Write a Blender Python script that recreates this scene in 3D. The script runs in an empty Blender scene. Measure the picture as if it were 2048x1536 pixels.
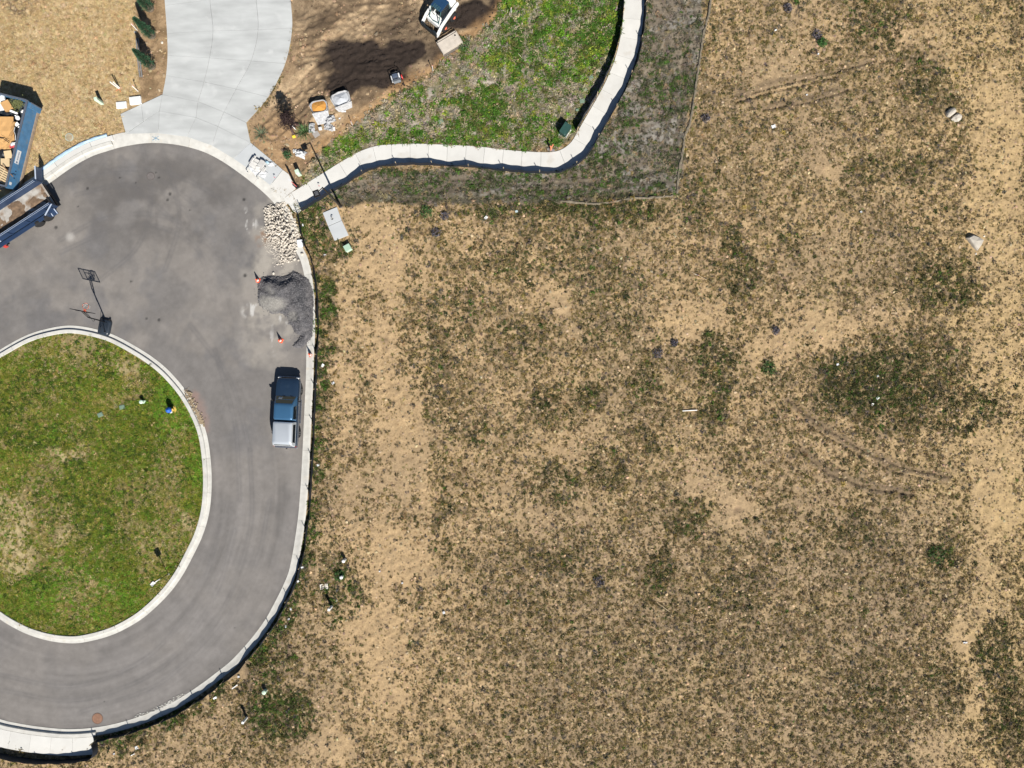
import bpy, bmesh, math, random
import numpy as np
from mathutils import Vector, Matrix

# ------------------------------------------------------------------ camera, world, sun, exposure
SC = bpy.context.scene
COL = SC.collection
CAM_H = 55.0          # metres above the road
PPM = 25.0            # photograph pixels per metre on the ground
cam_d = bpy.data.cameras.new("camera"); cam = bpy.data.objects.new("camera", cam_d); COL.objects.link(cam)
cam.location = (0, 0, CAM_H); cam.rotation_euler = (0, 0, 0)
cam_d.sensor_width = 36.0; cam_d.lens = 36.0 * CAM_H * PPM / 2048.0
cam_d.clip_start = 0.5; cam_d.clip_end = 2000
SC.camera = cam

SUN_EL = math.radians(42.5)
SUN_AZ = math.atan2(0.43, -0.90)                       # from +Y towards +X
sun_dir = Vector((math.sin(SUN_AZ) * math.cos(SUN_EL), math.cos(SUN_AZ) * math.cos(SUN_EL), math.sin(SUN_EL)))
wd = bpy.data.worlds.new("World"); SC.world = wd; wd.use_nodes = True
wn = wd.node_tree; wn.nodes.clear()
wo = wn.nodes.new("ShaderNodeOutputWorld"); wb = wn.nodes.new("ShaderNodeBackground"); ws = wn.nodes.new("ShaderNodeTexSky")
ws.sky_type = 'NISHITA'; ws.sun_disc = False; ws.sun_elevation = SUN_EL; ws.sun_rotation = SUN_AZ
ws.air_density = 1.0; ws.dust_density = 0.6; ws.ozone_density = 1.0; ws.altitude = 1500
wb.inputs[1].default_value = 0.05
wn.links.new(ws.outputs[0], wb.inputs[0]); wn.links.new(wb.outputs[0], wo.inputs[0])
sl = bpy.data.lights.new("sun", 'SUN'); sl.energy = 5.0; sl.angle = math.radians(0.5); sl.color = (1.0, 0.95, 0.87)
so = bpy.data.objects.new("sun", sl); COL.objects.link(so); so.location = (20, -40, 60)
so.rotation_euler = (-sun_dir).to_track_quat('-Z', 'Y').to_euler()
SC.view_settings.view_transform = 'Standard'; SC.view_settings.look = 'None'
SC.view_settings.gamma = 1.0; SC.view_settings.use_curve_mapping = False
SC.view_settings.exposure = 0.55

R = random.Random(7)
NR = np.random.default_rng(11)

# ------------------------------------------------------------------ helpers
def W(px, py, z=0.0):
    """ground-plane place of a point read off the aerial photograph (25 px per metre)"""
    return Vector(((px - 1024.0) / PPM, (768.0 - py) / PPM, z))

def PT(px, py, h):
    """plan position of something seen at (px, py) whose height above ground is h"""
    k = (CAM_H - h) / CAM_H
    return Vector(((px - 1024.0) / PPM * k, (768.0 - py) / PPM * k, h))

def wpoly(pts): return [tuple(W(x, y))[:2] for x, y in pts]
def heading(dx, dy): return math.atan2(-dx, -dy)        # photo direction -> z rotation that takes local +Y there

_grids = {}
def vnoise(x, y, seed=0):
    if seed not in _grids: _grids[seed] = np.random.default_rng(1000 + seed).random((256, 256))
    g = _grids[seed]
    x = np.asarray(x, float); y = np.asarray(y, float)
    xi = np.floor(x).astype(int); yi = np.floor(y).astype(int); fx = x - xi; fy = y - yi
    fx = fx * fx * (3 - 2 * fx); fy = fy * fy * (3 - 2 * fy)
    a = g[xi & 255, yi & 255]; b = g[(xi + 1) & 255, yi & 255]; c = g[xi & 255, (yi + 1) & 255]; d = g[(xi + 1) & 255, (yi + 1) & 255]
    return (a * (1 - fx) + b * fx) * (1 - fy) + (c * (1 - fx) + d * fx) * fy
def fbm(x, y, s, seed=0, o=4):
    x = np.asarray(x, float) / s; y = np.asarray(y, float) / s; t = 0; a = 1; n = 0
    for i in range(o):
        t = t + a * vnoise(x + 17.3 * i, y - 9.1 * i, seed + i); n += a; a *= 0.55; x = x * 2.03; y = y * 2.03
    return t / n
def sstep(a, b, x):
    t = np.clip((x - a) / (b - a), 0, 1); return t * t * (3 - 2 * t)
def sdist(x, y, poly):
    """signed distance to a polygon, positive inside"""
    P = np.array(poly); n = len(P); ins = np.zeros(x.shape, bool); d2 = np.full(x.shape, 1e9)
    for i in range(n):
        ax, ay = P[i]; bx, by = P[(i + 1) % n]; ex, ey = bx - ax, by - ay
        t = np.clip(((x - ax) * ex + (y - ay) * ey) / (ex * ex + ey * ey + 1e-12), 0, 1)
        d2 = np.minimum(d2, (x - ax - t * ex) ** 2 + (y - ay - t * ey) ** 2)
        if abs(ey) > 1e-12:
            c = (ay > y) != (by > y); ins ^= c & (x < ex * (y - ay) / ey + ax)
    return np.where(ins, 1, -1) * np.sqrt(d2)
def ldist(x, y, line):
    d2 = np.full(x.shape, 1e9)
    for (ax, ay), (bx, by) in zip(line[:-1], line[1:]):
        ex, ey = bx - ax, by - ay
        t = np.clip(((x - ax) * ex + (y - ay) * ey) / (ex * ex + ey * ey + 1e-12), 0, 1)
        d2 = np.minimum(d2, (x - ax - t * ex) ** 2 + (y - ay - t * ey) ** 2)
    return np.sqrt(d2)

def spline(pts, step=0.2, closed=False):
    """Catmull-Rom through 2-D points, resampled to even steps"""
    P = [Vector((p[0], p[1])) for p in pts]; out = []
    n = len(P); segs = n if closed else n - 1
    for i in range(segs):
        p1 = P[i]; p2 = P[(i + 1) % n]
        p0 = P[(i - 1) % n] if closed or i > 0 else p1 * 2 - p2
        p3 = P[(i + 2) % n] if closed or i + 2 < n else p2 * 2 - p1
        m = max(2, int((p2 - p1).length / 0.08))
        for k in range(m):
            t = k / m
            out.append(0.5 * ((2 * p1) + (-p0 + p2) * t + (2 * p0 - 5 * p1 + 4 * p2 - p3) * t * t + (-p0 + 3 * p1 - 3 * p2 + p3) * t ** 3))
    out.append(P[0].copy() if closed else P[-1])
    L = [0]
    for a, b in zip(out[:-1], out[1:]): L.append(L[-1] + (b - a).length)
    n = max(2, int(round(L[-1] / step))); res = []; j = 0
    for k in range(n + 1):
        s = L[-1] * k / n
        while j < len(L) - 2 and L[j + 1] < s: j += 1
        u = (s - L[j]) / max(1e-9, L[j + 1] - L[j]); res.append(out[j].lerp(out[j + 1], min(1, max(0, u))))
    return res
def normals(line):
    """left-hand normals of a polyline"""
    r = []
    for i in range(len(line)):
        t = line[min(i + 1, len(line) - 1)] - line[max(i - 1, 0)]; t.normalize(); r.append(Vector((-t.y, t.x)))
    return r
def offset(line, d):
    return [p + n * d for p, n in zip(line, normals(line))]

class MB:
    """collects shapes and links them as one mesh object"""
    def __init__(s): s.v = []; s.f = []; s.mi = []; s.cur = 0
    def add(s, vs, fs, M=None):
        b = len(s.v)
        s.v += [tuple(M @ Vector(p)) if M is not None else tuple(p) for p in vs]
        s.f += [tuple(i + b for i in f) for f in fs]; s.mi += [s.cur] * len(fs); return s
    def box(s, c, d, rot=None, taper=1.0):
        x, y, z = d[0] / 2, d[1] / 2, d[2] / 2; t = taper
        vs = [(-x, -y, -z), (x, -y, -z), (x, y, -z), (-x, y, -z), (-x * t, -y * t, z), (x * t, -y * t, z), (x * t, y * t, z), (-x * t, y * t, z)]
        fs = [(0, 3, 2, 1), (4, 5, 6, 7), (0, 1, 5, 4), (1, 2, 6, 5), (2, 3, 7, 6), (3, 0, 4, 7)]
        M = Matrix.Translation(Vector(c)) @ (rot.to_4x4() if rot is not None else Matrix.Identity(4))
        return s.add(vs, fs, M)
    def prism(s, poly, z0, z1):
        n = len(poly)
        a = sum(poly[i][0] * poly[(i + 1) % n][1] - poly[(i + 1) % n][0] * poly[i][1] for i in range(n))
        if a < 0: poly = poly[::-1]
        vs = [(p[0], p[1], z0) for p in poly] + [(p[0], p[1], z1) for p in poly]
        fs = [tuple(range(n - 1, -1, -1)), tuple(range(n, 2 * n))] + [(i, (i + 1) % n, n + (i + 1) % n, n + i) for i in range(n)]
        return s.add(vs, fs)
    def cyl(s, p0, p1, r0, r1=None, n=12, cap=True):
        r1 = r0 if r1 is None else r1
        p0 = Vector(p0); p1 = Vector(p1); ax = (p1 - p0).normalized()
        u = ax.orthogonal().normalized(); w = ax.cross(u)
        vs = []
        for p, r in ((p0, r0), (p1, r1)):
            for i in range(n):
                a = 2 * math.pi * i / n; vs.append(p + (u * math.cos(a) + w * math.sin(a)) * r)
        fs = [(i, (i + 1) % n, n + (i + 1) % n, n + i) for i in range(n)]
        if cap: fs += [tuple(range(n - 1, -1, -1)), tuple(range(n, 2 * n))]
        return s.add(vs, fs)
    def tube(s, pts, r, n=8):
        pts = [Vector(p) for p in pts]; rs = r if isinstance(r, (list, tuple)) else [r] * len(pts)
        vs = []; u = None
        for i, p in enumerate(pts):
            t = (pts[min(i + 1, len(pts) - 1)] - pts[max(i - 1, 0)]).normalized()
            u = (t.orthogonal() if u is None else (u - t * u.dot(t))).normalized(); w = t.cross(u)
            for k in range(n):
                a = 2 * math.pi * k / n; vs.append(p + (u * math.cos(a) + w * math.sin(a)) * rs[i])
        m = len(pts)
        fs = [(i * n + k, i * n + (k + 1) % n, (i + 1) * n + (k + 1) % n, (i + 1) * n + k) for i in range(m - 1) for k in range(n)]
        fs += [tuple(range(n - 1, -1, -1)), tuple(range((m - 1) * n, m * n))]
        return s.add(vs, fs)
    def loft(s, rings, caps=True, closed=True):
        n = len(rings[0]); vs = [p for r in rings for p in r]; m = len(rings); fs = []
        kk = n if closed else n - 1
        for i in range(m - 1):
            for k in range(kk): fs.append((i * n + k, i * n + (k + 1) % n, (i + 1) * n + (k + 1) % n, (i + 1) * n + k))
        if caps: fs += [tuple(range(n - 1, -1, -1)), tuple(range((m - 1) * n, m * n))]
        return s.add(vs, fs)
    def lathe(s, prof, c=(0, 0, 0), n=16, M=None):
        rings = [[(c[0] + r * math.cos(2 * math.pi * k / n), c[1] + r * math.sin(2 * math.pi * k / n), c[2] + z) for k in range(n)] for r, z in prof]
        if M is not None: rings = [[M @ Vector(p) for p in r] for r in rings]
        return s.loft(rings)
    def mesh(s, name, mats, smooth=False, bevel=0.0, weld=True):
        me = bpy.data.meshes.new(name); me.from_pydata(s.v, [], s.f)
        for m in (mats if isinstance(mats, (list, tuple)) else [mats]): me.materials.append(m)
        if len(set(s.mi)) > 1: me.polygons.foreach_set("material_index", s.mi)
        bm = bmesh.new(); bm.from_mesh(me)
        bmesh.ops.recalc_face_normals(bm, faces=bm.faces)
        if bevel > 0:
            es = [e for e in bm.edges if len(e.link_faces) == 2 and e.calc_face_angle(0) > 0.5]
            bmesh.ops.bevel(bm, geom=es, offset=bevel, segments=2, profile=0.6, affect='EDGES', clamp_overlap=True)
        bm.to_mesh(me); bm.free()
        if smooth:
            me.polygons.foreach_set("use_smooth", [True] * len(me.polygons))
            try: me.set_sharp_from_angle(angle=math.radians(smooth if smooth > 1 else 38))
            except Exception: pass
        me.update(); return me
    def build(s, name, mats, parent=None, smooth=False, bevel=0.0):
        o = bpy.data.objects.new(name, s.mesh(name, mats, smooth, bevel)); COL.objects.link(o)
        if parent is not None: o.parent = parent
        return o

def tag(o, label=None, cat=None, group=None, kind=None):
    if label: o["label"] = label
    if cat: o["category"] = cat
    if group: o["group"] = group
    if kind: o["kind"] = kind
    return o
def thing(name, label, cat, loc=(0, 0, 0), rz=0.0, group=None):
    o = bpy.data.objects.new(name, None); COL.objects.link(o); o.location = loc; o.rotation_euler = (0, 0, rz)
    o.empty_display_size = 0.2
    return tag(o, label, cat, group)
def setting(name):
    o = bpy.data.objects.new(name, None); COL.objects.link(o); o["kind"] = "structure"; return o
def dup(o, parent=None):
    c = o.copy(); COL.objects.link(c)
    if parent is not None: c.parent = parent
    for ch in list(o.children): dup(ch, c)
    return c

# ------------------------------------------------------------------ materials
MATS = {}
def nd(nt, t, **kw):
    n = nt.nodes.new(t)
    for k, v in kw.items(): setattr(n, k, v)
    return n
def mat(name, col, rough=0.7, metal=0.0, var=0.12, scale=6.0, bump=0.0, bscale=40.0, spec=0.3, coat=0.0, rnd=0.0, stretch=None, dirt=None, dscale=1.5, dcover=0.55):
    """Principled material: base colour, grain from noise, an optional dirt film and a per-object shift"""
    if name in MATS: return MATS[name]
    m = bpy.data.materials.new(name); m.use_nodes = True; nt = m.node_tree; nt.nodes.clear(); L = nt.links.new
    out = nd(nt, "ShaderNodeOutputMaterial"); b = nd(nt, "ShaderNodeBsdfPrincipled")
    b.inputs["Roughness"].default_value = rough; b.inputs["Metallic"].default_value = metal
    b.inputs["Specular IOR Level"].default_value = spec; b.inputs["Coat Weight"].default_value = coat
    tc = nd(nt, "ShaderNodeTexCoord"); vec = tc.outputs["Object"]
    if stretch:
        mp = nd(nt, "ShaderNodeMapping"); mp.inputs["Scale"].default_value = stretch; L(vec, mp.inputs[0]); vec = mp.outputs[0]
    n1 = nd(nt, "ShaderNodeTexNoise"); n1.inputs["Scale"].default_value = scale; n1.inputs["Detail"].default_value = 6; L(vec, n1.inputs["Vector"])
    mr = nd(nt, "ShaderNodeMapRange"); mr.inputs[1].default_value = 0.25; mr.inputs[2].default_value = 0.75
    mr.inputs[3].default_value = 1 - var; mr.inputs[4].default_value = 1 + var; L(n1.outputs[0], mr.inputs[0])
    val = mr.outputs[0]
    if rnd > 0:
        oi = nd(nt, "ShaderNodeObjectInfo"); m2 = nd(nt, "ShaderNodeMapRange"); m2.inputs[3].default_value = 1 - rnd; m2.inputs[4].default_value = 1 + rnd
        L(oi.outputs["Random"], m2.inputs[0]); mm = nd(nt, "ShaderNodeMath", operation='MULTIPLY'); L(val, mm.inputs[0]); L(m2.outputs[0], mm.inputs[1]); val = mm.outputs[0]
    vm = nd(nt, "ShaderNodeVectorMath", operation='SCALE'); vm.inputs[0].default_value = col[:3]; L(val, vm.inputs["Scale"])
    c = vm.outputs[0]
    if dirt:
        n2 = nd(nt, "ShaderNodeTexNoise"); n2.inputs["Scale"].default_value = dscale; n2.inputs["Detail"].default_value = 8; L(tc.outputs["Object"], n2.inputs["Vector"])
        r2 = nd(nt, "ShaderNodeMapRange"); r2.inputs[1].default_value = dcover; r2.inputs[2].default_value = dcover + 0.15; L(n2.outputs[0], r2.inputs[0])
        mx = nd(nt, "ShaderNodeMix", data_type='RGBA'); L(r2.outputs[0], mx.inputs[0]); L(c, mx.inputs[6]); mx.inputs[7].default_value = (*dirt, 1); c = mx.outputs[2]
    L(c, b.inputs["Base Color"])
    if bump > 0:
        n3 = nd(nt, "ShaderNodeTexNoise"); n3.inputs["Scale"].default_value = bscale; n3.inputs["Detail"].default_value = 4; L(vec, n3.inputs["Vector"])
        bp = nd(nt, "ShaderNodeBump"); bp.inputs["Strength"].default_value = bump; bp.inputs["Distance"].default_value = 0.02; L(n3.outputs[0], bp.inputs["Height"]); L(bp.outputs[0], b.inputs["Normal"])
    L(b.outputs[0], out.inputs[0]); MATS[name] = m; return m

def vcol_mat(name, attr, rough, fine, bump, bdist, stretch=None, spec=0.15):
    """surface whose broad colour is stored on its vertices, with fine grain on top"""
    m = bpy.data.materials.new(name); m.use_nodes = True; nt = m.node_tree; nt.nodes.clear(); L = nt.links.new
    out = nd(nt, "ShaderNodeOutputMaterial"); b = nd(nt, "ShaderNodeBsdfPrincipled"); b.inputs["Roughness"].default_value = rough; b.inputs["Specular IOR Level"].default_value = spec
    at = nd(nt, "ShaderNodeAttribute", attribute_name=attr); tc = nd(nt, "ShaderNodeTexCoord"); col = at.outputs["Color"]
    for sc_, am, det in fine:
        n = nd(nt, "ShaderNodeTexNoise"); n.inputs["Scale"].default_value = sc_; n.inputs["Detail"].default_value = det; n.inputs["Roughness"].default_value = 0.65; L(tc.outputs["Object"], n.inputs["Vector"])
        r = nd(nt, "ShaderNodeMapRange"); r.inputs[1].default_value = 0.3; r.inputs[2].default_value = 0.7; r.inputs[3].default_value = 1 - am; r.inputs[4].default_value = 1 + am; L(n.outputs[0], r.inputs[0])
        v = nd(nt, "ShaderNodeVectorMath", operation='SCALE'); L(col, v.inputs[0]); L(r.outputs[0], v.inputs["Scale"]); col = v.outputs[0]
    L(col, b.inputs["Base Color"])
    n = nd(nt, "ShaderNodeTexNoise"); n.inputs["Scale"].default_value = bump[0]; n.inputs["Detail"].default_value = 6; n.inputs["Roughness"].default_value = 0.7; L(tc.outputs["Object"], n.inputs["Vector"])
    bp = nd(nt, "ShaderNodeBump"); bp.inputs["Strength"].default_value = bump[1]; bp.inputs["Distance"].default_value = bdist; L(n.outputs[0], bp.inputs["Height"]); L(bp.outputs[0], b.inputs["Normal"])
    L(b.outputs[0], out.inputs[0]); MATS[name] = m; return m

def leaf_mat(name, var=0.35):
    """foliage tinted per plant by the tint stored on its instance"""
    m = bpy.data.materials.new(name); m.use_nodes = True; nt = m.node_tree; nt.nodes.clear(); L = nt.links.new
    out = nd(nt, "ShaderNodeOutputMaterial"); b = nd(nt, "ShaderNodeBsdfPrincipled"); b.inputs["Roughness"].default_value = 0.85; b.inputs["Specular IOR Level"].default_value = 0.1
    at = nd(nt, "ShaderNodeAttribute", attribute_name="tint"); at.attribute_type = 'INSTANCER'
    lv = nd(nt, "ShaderNodeAttribute", attribute_name="shade")
    r = nd(nt, "ShaderNodeMapRange"); r.inputs[3].default_value = 1 - var; r.inputs[4].default_value = 1 + var; L(lv.outputs["Fac"], r.inputs[0])
    v = nd(nt, "ShaderNodeVectorMath", operation='SCALE'); L(at.outputs["Color"], v.inputs[0]); L(r.outputs[0], v.inputs["Scale"]); L(v.outputs[0], b.inputs["Base Color"])
    L(b.outputs[0], out.inputs[0]); return m
# ------------------------------------------------------------------ outlines read off the photograph
ROAD_EDGE_PX = [(-330, 590), (-200, 545), (-80, 482), (-20, 446), (30, 412), (60, 392), (98, 367), (145, 334), (183, 313), (215, 302), (250, 292.5), (298, 286), (350, 289), (400, 301), (440, 320), (480, 347),
                (507, 368), (526, 384), (547, 405), (566, 430), (578, 455), (585, 480), (592, 502), (600, 518), (606, 538), (610, 560), (614, 595), (615, 640), (614.5, 680), (613, 706), (612, 752), (609, 819), (606.5, 874),
                (604, 927), (600.5, 985), (596.5, 1032), (590, 1079), (584, 1114), (577, 1145), (565, 1174), (549, 1206), (530, 1240), (505, 1274), (478, 1305), (458, 1325), (429, 1348), (405, 1366), (371, 1389),
                (322, 1416), (254, 1441), (195, 1454), (137, 1458), (78, 1453), (29, 1445), (0, 1438), (-60, 1420), (-150, 1380), (-260, 1310), (-330, 1240)]
ISL_HALF = [(140, 651), (176, 655), (215, 665), (247, 679), (290, 704), (322, 727), (348, 752), (374, 784), (397, 824), (413, 866), (421, 915), (423.5, 968), (419, 1022), (406, 1069), (387, 1110), (363, 1154), (333, 1193), (290, 1233), (250, 1258), (215, 1273), (176, 1283), (146, 1286.5)]
ISL_PX = ISL_HALF + [(283 - x, y) for x, y in ISL_HALF[::-1][1:-1]]
PATH_TOP_PX = [(583, 386), (603, 374), (626, 359.5), (651, 344), (685, 323), (720, 303.5), (754, 292.5), (788, 289.5), (830, 288), (900, 290.5), (960, 294), (1000, 299), (1050, 303.5), (1096, 305), (1121, 300.5), (1142, 285), (1156, 262),
               (1175, 229), (1193, 198), (1212, 162), (1230, 117), (1241, 72), (1246, 34), (1248, 0), (1250, -60)]
DRV = [[(325, -75), (420, -75), (512, -80), (576, -84)], [(331, 12), (421, 1), (513, -6), (581, -12)], [(335, 68), (427, 63), (517, 61), (585, 57)], [(336, 112), (420, 117), (503, 123), (571, 128)],
       [(333, 152), (409, 165), (473, 179), (537, 195)], [(326, 190), (397, 204), (449, 225), (493.5, 246)]]
APR = [[(326, 190), (397, 204), (449, 225), (493.5, 246)], [(320, 223), (393, 236), (437, 254), (502, 286)], [(318, 267.5), (375, 274.5), (425, 292), (468, 318)]]

road_edge = spline(wpoly(ROAD_EDGE_PX), 0.2)
island_edge = spline(wpoly(ISL_PX), 0.2, closed=True)
path_top = spline(wpoly(PATH_TOP_PX), 0.1)
path_bot = offset(path_top, -1.62)
ROAD_POLY = [tuple(p) for p in road_edge[::5]]
ISL_POLY = [tuple(p) for p in island_edge[::3]]
isl_in = offset(island_edge, -0.60)
PATH_POLY = [tuple(p) for p in path_top[::8]] + [tuple(p) for p in path_bot[::-8]]
road_back = offset(road_edge, 0.62)
DIRT_PX = [(493, 246), (515, 225), (540, 195), (560, 160), (580, 100), (585, 40), (580, -120), (1060, -120), (1020, 0), (990, 45), (940, 80), (905, 115), (860, 152), (800, 185), (760, 215), (700, 258), (655, 292), (625, 325), (597, 372), (577, 349), (552, 329), (531, 310), (504, 290)]
WEED_PX = [(600, 374), (625, 325), (655, 292), (700, 258), (760, 215), (800, 185), (860, 152), (905, 115), (940, 80), (990, 45), (1020, 0), (1060, -120), (1250, -120), (1246, 34), (1212, 162), (1156, 262), (1121, 300), (1050, 303), (830, 288), (754, 292), (685, 323)]
GREY_PX = [(1290, -120), (1425, -120), (1405, 60), (1388, 180), (1366, 300), (1354, 390), (1250, 398), (1120, 405), (690, 408), (640, 400), (740, 345), (900, 338), (1100, 345), (1167, 319), (1237, 210), (1273, 123), (1290, 0)]
STRAW_PX = [(-160, -120), (270, -120), (272, 60), (276, 120), (280, 188), (240, 232), (254, 270), (215, 280), (150, 312), (85, 350), (-160, 520)]
MULCH_PX = [(270, -120), (335, -120), (340, 100), (328, 195), (290, 212), (278, 190), (276, 120), (272, 60)]
POLY = {k: wpoly(v) for k, v in dict(dirt=DIRT_PX, weed=WEED_PX, grey=GREY_PX, straw=STRAW_PX, mulch=MULCH_PX).items()}
DRV_POLY = wpoly([r[0] for r in DRV] + [(242, 229), (253, 269), (318, 266), (395, 278), (440, 298), (482, 324), (540, 374), (583, 386), (600, 374), (577, 349), (552, 329), (531, 310), (504, 290), (497, 265)] + [r[3] for r in DRV[::-1]])

_ka = min(range(len(road_edge)), key=lambda i: (road_edge[i] - Vector(W(577, 446)[:2])).length); _kb = min(range(len(road_edge)), key=lambda i: (road_edge[i] - Vector(W(200, 1453)[:2])).length)
kerb_fence = spline([tuple(W(598, 430))[:2]] + [tuple(p) for p in offset(road_edge, .90)[_ka + 5:_kb + 1:6]] + [tuple(W(193.5, 1480))[:2]], .15)
KF = [tuple(p) for p in kerb_fence[::14]]

# broad colour patches of the field: (x, y, rx, ry, strength) in photograph pixels
GREEN_SPOTS = [(1765, 775, 140, 66, 1.0), (1730, 780, 60, 40, 1.1), (1690, 735, 50, 24, 1.), (1120, 418, 150, 20, 1.5), (1250, 420, 70, 20, 1.3), (960, 416, 70, 14, 1.1), (1470, 530, 42, 75, .8), (1430, 720, 38, 50, .75), (1425, 800, 38, 60, .85), (1890, 560, 85, 50, .75), (1700, 740, 70, 45, .9), (1790, 790, 100, 80, .85), (1900, 800, 60, 90, .6), (1180, 795, 28, 28, .8), (960, 862, 28, 26, .8),
               (1090, 800, 34, 40, .55), (1745, 40, 55, 50, .7), (1850, 160, 70, 50, .6), (1990, 1300, 45, 70, .9), (2010, 1430, 40, 90, .7), (1320, 1140, 34, 40, .8), (1292, 762, 26, 40, .75), (1385, 1035, 55, 40, .7),
               (1215, 935, 50, 40, .6), (1000, 530, 80, 35, .5), (1130, 500, 90, 60, .45), (1540, 735, 22, 22, .8), (1730, 340, 50, 30, .6), (1830, 340, 40, 30, .55), (905, 620, 60, 60, .4), (1290, 870, 30, 25, .6), (1090, 980, 70, 30, .5),
               (1870, 1110, 30, 25, .8), (1700, 1080, 60, 50, .35), (890, 1040, 40, 30, .45), (1120, 1120, 50, 24, .5), (1200, 560, 90, 60, .4), (1040, 670, 70, 60, .4), (1390, 400, 40, 60, .5), (1840, 700, 90, 40, .5), (1100, 420, 90, 26, .9), (1240, 430, 60, 24, .8),
               (1590, 480, 40, 40, .45), (1000, 430, 60, 20, .6), (1960, 820, 40, 60, .6), (1750, 1400, 80, 60, .4), (1890, 1380, 50, 50, .45), (780, 470, 20, 60, .3), (820, 560, 20, 80, .35), (1110, 950, 50, 30, .5), (1480, 1180, 60, 50, .4), (870, 700, 70, 100, .35), (1230, 640, 70, 60, .35)]
KERB_SPOTS = [(560, 1425, 78, 55, 1.0), (685, 1180, 45, 70, .7), (540, 1330, 60, 50, .45), (655, 600, 20, 40, 1.0), (640, 460, 26, 60, .9), (680, 480, 40, 40, .7), (640, 330, 60, 40, .4)]
BARE_SPOTS = [(780, 1390, 40, 25, 1.), (1475, 1020, 40, 25, 1.), (770, 680, 25, 30, .9), (1790, 75, 32, 18, .9), (1665, 335, 30, 18, .8), (800, 1120, 60, 60, .55), (755, 470, 55, 90, .5), (815, 900, 40, 130, .5), (760, 1300, 60, 100, .45), (1925, 1270, 26, 50, .9), (1650, 660, 60, 50, .5),
              (1110, 600, 40, 30, .5), (1380, 640, 70, 50, .4), (1560, 700, 60, 60, .5), (1170, 900, 60, 60, .35), (2010, 250, 50, 140, .5), (2000, 1000, 40, 80, .6), (1560, 140, 80, 50, .35), (1870, 1500, 60, 40, .6), (700, 1260, 30, 60, .5), (960, 1390, 30, 20, .4), (650, 1490, 60, 40, .5), (1420, 960, 40, 50, .4)]
TRACKS = [wpoly(l) for l in ([(1575, 800), (1640, 850), (1720, 900), (1800, 935), (1890, 955)], [(1600, 900), (1660, 945), (1740, 975), (1820, 985)], [(1480, 190), (1560, 165), (1640, 150), (1740, 125)], [(1530, 215), (1620, 200), (1690, 180)])]
RUTS = [wpoly(l) for l in ([(1578, 800), (1645, 850), (1725, 900), (1805, 935), (1900, 953)], [(1570, 812), (1637, 862), (1720, 912), (1800, 946), (1890, 966)], [(1600, 903), (1660, 948), (1745, 978), (1830, 990)], [(1480, 193), (1560, 170), (1650, 150), (1750, 122)], [(1470, 205), (1560, 180), (1660, 157)], [(1530, 218), (1630, 202), (1700, 178)])]
DIRT_TRACKS = [wpoly(l) for l in ([(590, 60), (680, 30), (780, 20), (860, 45)], [(600, 110), (690, 90), (760, 40), (830, 10)], [(560, 230), (640, 150), (740, 95), (820, 80)], [(540, 260), (600, 210), (660, 170), (720, 120)], [(640, 0), (720, 60), (800, 70)], [(700, 130), (760, 85), (830, 60), (905, 20)], [(620, 170), (700, 140), (790, 135)])]

def spots(x, y, L, seed=40, warp=1.0):
    wx = x + (fbm(x, y, 1.6, seed) - .5) * 2.6 * warp; wy = y + (fbm(x, y, 1.6, seed + 5) - .5) * 2.6 * warp
    t = np.zeros(np.shape(x))
    for px, py, rx, ry, s in L:
        c = W(px, py); d = np.sqrt(((wx - c.x) / (rx / PPM)) ** 2 + ((wy - c.y) / (ry / PPM)) ** 2)
        t = np.maximum(t, s * sstep(1.35, 0.55, d))
    return t
def near(x, y, px, py, r, soft=0.5):
    c = W(px, py); return sstep(r * (1 + soft), r * (1 - soft), np.sqrt((x - c.x) ** 2 + (y - c.y) ** 2))

def regions(x, y):
    """soft masks of what covers the ground at (x, y)"""
    q = (fbm(x, y, 0.9, 3) - .5) * 1.0
    m = {}
    for k in ("straw", "mulch", "dirt", "weed", "grey"):
        m[k] = sstep(-0.22, 0.22, sdist(x, y, POLY[k]) + (q if k in ("dirt", "weed", "grey") else q * 0.15))
    m["isl"] = sstep(-0.05, 0.05, sdist(x, y, ISL_POLY))
    hard = np.maximum.reduce([sstep(0.2, 0.3, sdist(x, y, ROAD_POLY) + 0.74), sstep(0.1, 0.2, sdist(x, y, PATH_POLY)), sstep(0.1, 0.2, sdist(x, y, DRV_POLY))])
    m["hard"] = hard * (1 - sstep(0.25, 0.4, sdist(x, y, ISL_POLY)))
    return m

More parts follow.
